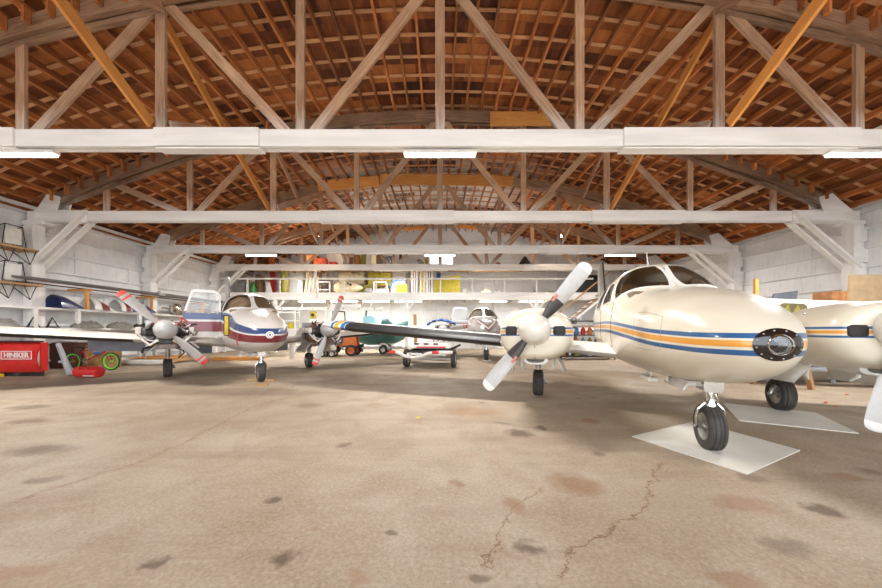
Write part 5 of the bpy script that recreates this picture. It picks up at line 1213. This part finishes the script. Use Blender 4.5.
b = MB().prism([(-.6, 0), (.75, 0), (.62, .16), (-.35, .2)], Mrot((0, .3, .62), (1, 0, 0), (0, -1, 0)), 1.1).build('white_cover', PWHITE, t, bevel=.03); MB().box((.1, -.26, .66), (.9, .01, .04)).build('red_band', REDP, b)
for x in (-.35, -.05, .25): MB().box((x, -.27, .76), (.14, .012, .045)).build('slot', BLACK, b)
o = MB().tube([(-.5, .0, .58), (-.1, -.42, .46), (.6, -.4, .55), (1.0, -.2, .74)], [.03, .05, .05, .03], 8).build('black_strap', BLACK, t, smooth=True)
# ============================================================ BOAT AND MACHINES AT THE BACK
t = thing('teal_boat', 'teal boat with pale blue deck on a trailer far behind the wing', 'boat', (-2.9, 16.6, .42), 0); t.scale = (.62, .8, 1.15)
hull = []
for x, w, zb, zt in ((-2.1, .75, .1, .72), (-1.2, .88, .0, .75), (0, .9, 0, .8), (1.0, .7, .06, .86), (1.7, .35, .25, .93), (2.05, .05, .6, .98)): hull.append([Vector((x, -w, zt)), Vector((x, -w*.95, (zt+zb)/2)), Vector((x, -w*.5, zb+.08)), Vector((x, 0, zb)), Vector((x, w*.5, zb+.08)), Vector((x, w*.95, (zt+zb)/2)), Vector((x, w, zt)), Vector((x, w*.4, zt+.1)), Vector((x, -w*.4, zt+.1))])
MB().loft(hull).build('hull', TEAL, t, smooth=True); MB().loft([[Vector((x, -w, .84)), Vector((x, -w*.8, z)), Vector((x, w*.8, z)), Vector((x, w, .84))] for x, w, z in ((-1.55, .6, 1.18), (-1.4, .65, 1.28), (-.7, .65, 1.28), (-.5, .6, 1.1))]).build('cabin', LBLUE, t, smooth=True)
MB().loft([[Vector((x, .5*math.cos(a*PI/6), .86+z*math.sin(a*PI/6))) for a in range(7)] for x, z in ((-.15, .1), (0, .30), (.4, .34), (.75, .12))]).build('engine_cover', mat('dark_teal', (46, 96, 98), .5), t, smooth=True)
t = thing('boat_trailer', 'white trailer with arched fenders under the teal boat', 'trailer', (-2.7, 16.6, 0)); t.scale = (.7, .8, .8)
MB().beam((-2.3, -.6, .36), (1.6, -.6, .36), .08, .1).beam((-2.3, .6, .36), (1.6, .6, .36), .08, .1).beam((-1.8, -.6, .36), (-1.8, .6, .36), .08, .08).beam((1.2, -.6, .36), (1.2, .6, .36), .08, .08).beam((-.1, -.9, .3), (-.1, .9, .3), .06, .06).build('chassis', WHITE, t)
for s in (-1, 1):
    wt, wh = MB(), MB(); wheel(wt, wh, (-.1, s*.98, .29), .29, .18); w = wt.build('wheel', TYRE, t, smooth=True); wh.build('hub', STEEL, w)
    MB().tube([(-.1+.4*math.cos(a*PI/8), s*.98, .3+.36*math.sin(a*PI/8)) for a in range(9)], .05, 6).build('fender', WHITE, t, smooth=True)
t = thing('compact_tractor', 'small orange-tan tractor left of the teal boat', 'tractor', (-4.65, 15.25, 0))
MB().box((.35, 0, .68), (1.0, .55, .5), None, taper=.85).build('hood', ORG, t, bevel=.05); MB().box((-.5, 0, .6), (.8, .5, .35)).build('body', mat('tan_machine', (176, 140, 92), .6), t, bevel=.04); MB().box((-.55, 0, .95), (.35, .42, .25)).build('seat', BLACK, t, bevel=.05); MB().tube([(-.1, 0, .9), (-.2, 0, 1.15)], .02, 6).lathe([(.15, -.01), (.17, 0), (.15, .01)], Mz((-.2, 0, 1.15), (-.5, 0, 1)), 16).build('steering_wheel', BLACK, t)
for x, r in ((-.5, .38), (.6, .26)):
    for s in (-1, 1): wt, wh = MB(), MB(); wheel(wt, wh, (x, s*.48, r), r, .2); w = wt.build('wheel', TYRE, t, smooth=True); wh.build('hub', ORG, w)
MB().box((.4, 0, .45), (1.3, .3, .14)).build('front_axle', DARKM, t)
t = thing('white_cart', 'small white wheeled cart left of the orange tractor', 'cart', (-4.95, 14.4, 0))
MB().box((0, 0, .5), (.6, .4, .42)).build('cabinet', WHITE, t, bevel=.02); MB().tube([(-.25, 0, .7), (-.35, 0, 1.0), (-.35, .3, 1.0)], .02, 6).build('handle', DARKM, t)
for x in (-.22, .22):
    for y in (-.2, .2): wt, wh = MB(), MB(); wheel(wt, wh, (x, y, .15), .15, .06); w = wt.build('wheel', TYRE, t, smooth=True); wh.build('hub', WHITE, w)
for x in (-.22, .22): MB().box((x, 0, .22), (.04, .44, .2)).build('wheel_bracket', STEEL, t)
MB().box((0, -.21, .5), (.35, .02, .2)).build('drawer', GREYM, t)
o = MB().tube([(0, 0, 0), (0, 0, .62)], .09, 10).lathe([(.09, .55), (.16, .62), (.15, .7), (0, .7)], None, 12).build('rubbish_bin', PWHITE, None); o.location = (-6.2, 13.6, 0); tag(o, 'slim white bin on the floor beyond the left plane\'s nose wheel', 'bin')
t = thing('leaning_mast', 'dark teal post leaning up beside the teal boat', 'post', (-4.2, 17.6, 0)); MB().beam((0, 0, 0), (.22, 0, 2.25), .08, .12, up=(0, 1, 0)).build('post', mat('dark_teal', (46, 96, 98), .5), t)
t = thing('wooden_plank', 'short upright yellow-brown plank behind the blue-covered engine', 'plank', (-1.3, 17.65, 0)); MB().beam((0, 0, 0), (-.08, .2, 2.05), .18, .05, up=(0, 1, 0)).build('plank', W_PLAIN, t)
# hanging white boom below the loft
t = thing('hanging_boom', 'long white perforated boom hanging below the loft edge', 'boom', (-6.6, 16.9, 2.30))
MB().box((0, 0, 0), (7.2, .12, .14)).build('beam', WHITE, t, bevel=.01)
q = MB()
for k in range(9): q.tube([(-3.2+k*.8, -.062, .0), (-3.2+k*.8, -.055, .0)], .03, 10)
q.build('hole', DARKM, t); MB().box((1.7, 0, .14), (1.5, .2, .16)).build('actuator_box', PWHITE, t, bevel=.03)
for x in (-3.2, -.6, 3.0): MB().beam((x, 0, .05), (x, .45, .85), .04, .02).build('strap', WHITE, t)
t = thing('tool_stand', 'dark trapezoid frame standing behind the left plane\'s far engine', 'stand', (-5.0, 16.0, 0)); 
for a, b_ in (((-.35, 0, 0), (-.28, 0, 2.1)), ((.45, 0, 0), (.3, 0, 2.1)), ((-.28, 0, 2.1), (.3, 0, 2.1)), ((-.33, 0, .8), (.4, 0, .8)), ((-.3, 0, 1.6), (.34, 0, 1.6))): MB().beam(a, b_, .05, .05, up=(0, 1, 0)).build('bar', DARKM, t)
t = thing('slatted_rack', 'white slatted rack beyond the left plane\'s nose', 'rack', (-8.0, 17.4-.9, 0))
for k in range(5): MB().box((0, 0, .4+k*.42), (1.5, .5, .05)).build('shelf', WHITE, t)
for x in (-.74, .74):
    for y in (-.23, .23): MB().box((x, y, 1.1), (.05, .05, 2.2)).build('upright', WHITE, t)
for k, (x, z, m, lab) in enumerate(((-.4, .845, OLV, 'olive pot on the white slatted rack'), (.1, .845, DARKM, 'dark can on the white slatted rack'), (.45, 1.265, YEL, 'yellow tin on the white slatted rack'), (-.1, .425, BRN, 'brown box low on the white slatted rack'))):
    o = MB().lathe([(0, 0), (.15, 0), (.17, .05), (.17, .25), (.12, .3), (0, .3)], None, 14).build('storage_tin', m, smooth=True); o.location = (-8.0+x, 16.5, z); tag(o, lab, 'tin', 'tins on the slatted rack')
o = MB().box((0, 0, 0), (.3, .2, .36)).build('yellow_case', YEL, bevel=.02); o.location = (-6.45, 16.55, 1.95+.0); 
t = thing('instrument_column', 'white column cabinet under the olive case behind the far engine', 'column', (-6.45, 16.6, 0)); MB().box((0, 0, .88), (.3, .3, 1.76)).build('body', PWHITE, t, bevel=.01); MB().tube([(0, 0, 1.7), (0, 0, 1.77)], .1, 10).build('cap', DARKM, t)
tag(o, 'small olive-yellow case with dark dial on top of the white column cabinet', 'case'); MB().lathe([(.0, .01), (.08, .008), (.09, 0)], Mz((0, -.1, 0), (0, -1, 0)), 16).build('dial', DARKM, o)

# engine cover cloth on the chevron plane
t = thing('engine_blanket', 'rumpled blue cloth over the engine of the chevron plane', 'cloth', (.05, 13.35, 1.44))
q = MB(); rg = random.Random(4); H = [[rg.uniform(0, .1) for _ in range(13)] for _ in range(13)]
def cl(u, v): 
    x, y = (u-.5)*1.15, (v-.5)*.8; return Vector((x, y, .12-.35*x*x*1.6-.15*y*y+H[int(u*12)][int(v*12)]))
q.grid(cl, 12, 12).build('cloth', [mat('royal_blue_cloth', (44, 76, 142), .8, var=.25)], t, smooth=True, solid=.02)

# ============================================================ RIGHT SIDE
# supply shelving behind the cream plane
t = thing('supply_shelving', 'dark shelving unit full of bottles and cans left of the cream fuselage', 'shelving', (5.95, 13.3, 0))
for z in (.12, .55, .98, 1.55): MB().box((0, 0, z), (2.2, .5, .04)).build('shelf', DARKM, t)
for x in (-1.08, 1.08):
    for y in (-.23, .23): MB().box((x, y, .8), (.04, .04, 1.6)).build('upright', DARKM, t)
cols = [ORG, SLATE, BLU, STEEL, PWHITE, REDP, OLV, BRN]; cn = ['orange', 'slate grey', 'blue', 'silver', 'white', 'red', 'olive', 'brown']
pos = ['end left', 'inner left', 'left of centre', 'centre left', 'centre right', 'right of centre', 'inner right', 'end right']
proto = {}
for r_, (z, rn) in enumerate(((.14, 'bottom'), (.57, 'second'), (1.0, 'third'))):
    for k in range(8):
        m = cols[(k*3+r_*2) % 8]; o = MB().lathe([(0, 0), (.085, 0), (.09, .02), (.09, .22), (.05, .27), (.03, .29), (.03, .33), (0, .33)], None, 12).build('supply_bottle', m, smooth=True)
        o.location = (5.95-.95+k*.27, 13.2, z); tag(o, '%s bottle on the %s shelf of the supply shelving, %s' % (cn[(k*3+r_*2) % 8], rn, pos[k]), 'bottle', 'bottles on the supply shelving')
for k in range(6):
    o = MB().lathe([(0, 0), (.04, 0), (.045, .1), (.02, .17), (.02, .22), (0, .22)], None, 10).build('small_bottle', [PWHITE, STEEL][k % 2], smooth=True); o.location = (5.2+k*.26, 13.25, 1.57); tag(o, '%s small bottle on top of the supply shelving, %s' % (['white', 'silver'][k % 2], pos[k+1]), 'bottle', 'small bottles on top')
t = thing('grey_machine', 'dark grey machine cabinet standing in front of the stairs', 'machine', (6.2, 16.05, 0)); MB().box((0, 0, .9), (.9, .6, 1.7)).build('cabinet', SLATE, t, bevel=.03); MB().box((0, -.31, 1.4), (.7, .02, .4)).build('control_panel', DARKM, t); MB().box((0, 0, .03), (.8, .5, .06)).build('plinth', BLACK, t)
# right hand rack with panels and the stored wing
t = thing('steel_rack', 'grey storage rack against the right wall behind the second engine', 'rack', (9.6, 7.7, 0))
for z in (.3, 1.05, 1.8): MB().box((0, 0, z), (4.6, .9, .05)).build('shelf', GREYP, t)
for x in (-2.28, -.8, .8, 2.28):
    for y in (-.43, .43): MB().box((x, y, .915), (.05, .05, 1.83)).build('upright', GREYP, t)
o = MB().prism([(0, 0), (.58, 0), (.62, .30), (.05, .22)], Mrot((0, 0, 0), (1, 0, 0), (0, -1, 0)), .03).build('slate_sheet', SLATE); o.location = (7.85, 7.7, 1.826); tag(o, 'dark grey panel leaning on the right-hand rack', 'panel')
o = MB().box((0, 0, .13), (.42, .4, .24)).build('tool_box', mat('orange_brown_wood', (170, 116, 72), .7, var=.3)); o.location = (9.15, 7.6, 1.826); tag(o, 'orange-brown box between the dark grey panel and the big cardboard', 'box')
o = MB().prism([(0, 0), (1.5, 0), (1.5, .62), (.12, .62)], Mrot((0, 0, 0), (1, 0, 0), (0, -1, .1)), .05).prism([(.0, 0), (1.5, 0), (1.5, .06), (.0, .06)], Mrot((0, .1, 0), (1, 0, 0), (0, -1, 0)), .3).build('flattened_carton', CARD); o.location = (9.22, 7.35, 1.826); tag(o, 'big tan cardboard sheet at the right edge above the second engine', 'cardboard')
o = MB().box((0, 0, .3), (.08, .05, .56)).build('yellow_batten', W_NEW); o.location = (7.39, 7.6, 1.80); tag(o, 'short upright yellow wooden batten above the cream nose', 'batten')
t = thing('stored_wing', 'white aircraft wing stored on edge behind the cream nose, olive hatch', 'aircraft wing', (6.55, 6.95, 0), math.radians(-14))
ww = [];
for u, zt, zb, th in ((0, 1.84, 1.5, .05), (.15, 1.87, 1.25, .09), (1.2, 1.80, 1.12, .11), (2.6, 1.72, 1.05, .12), (4.2, 1.62, 1.0, .12)): ww.append([Vector((u, th*math.sin(a*PI/6), (zt+zb)/2+(zt-zb)/2*math.cos(a*PI/6))) for a in range(12)])
MB().loft(ww).build('wing_skin', PWHITE, t, smooth=True)
M = Mrot((.72, -.12, 1.63), (1, 0, -.06), (0, -1, .0)); hp = MB().prism([(-.24, -.13), (.24, -.13), (.24, .06), (.18, .11), (-.16, .11), (-.22, .06)], M, .02).build('hatch', mat('dark_olive', (92, 82, 40), .5), t); MB().prism([(-.18, -.10), (-.08, .08), (-.02, -.10)], M@Matrix.Translation((0, 0, .012)), .004).prism([(.0, -.10), (.08, .08), (.17, -.10)], M@Matrix.Translation((0, 0, .012)), .004).build('yellow_inset', OLV, hp)
for k, x in enumerate((.6, 3.4)):
    s_ = thing('sawhorse', 'wooden sawhorse under the %s end of the stored white wing' % ['near' if False else 'left', 'right'][k], 'sawhorse', (6.55+x*math.cos(math.radians(-14)), 6.95+x*math.sin(math.radians(-14)), 0), 0, 'sawhorses under the stored wing')
    MB().box((0, 0, .95 if k else 1.02), (.12, .8, .12)).build('top_rail', W_PLAIN, s_)
    for sx in (-1, 1):
        for sy in (-.32, .32): MB().beam((sx*.28, sy, 0), (sx*.05, sy, .92), .05, .10, up=(0, 1, 0)).build('leg', W_PLAIN, s_)
for k, (px, py, m, n) in enumerate(((744, 0, None, None),)): pass
for k, (px, py) in enumerate(((847, 383), (836, 395), (826, 391))):
    g = G(px, py+12); o = MB().lathe([(0, 0), (.025, .005), (.02, .02), (0, .025)], None, 7).build('debris_bit', mat('orange_bit', (206, 104, 60), .7)); o.location = g; tag(o, 'tiny orange scrap on the floor under the right engine, %s' % ['nearest the edge', 'middle one', 'leftmost'][k], 'scrap', 'orange scraps')
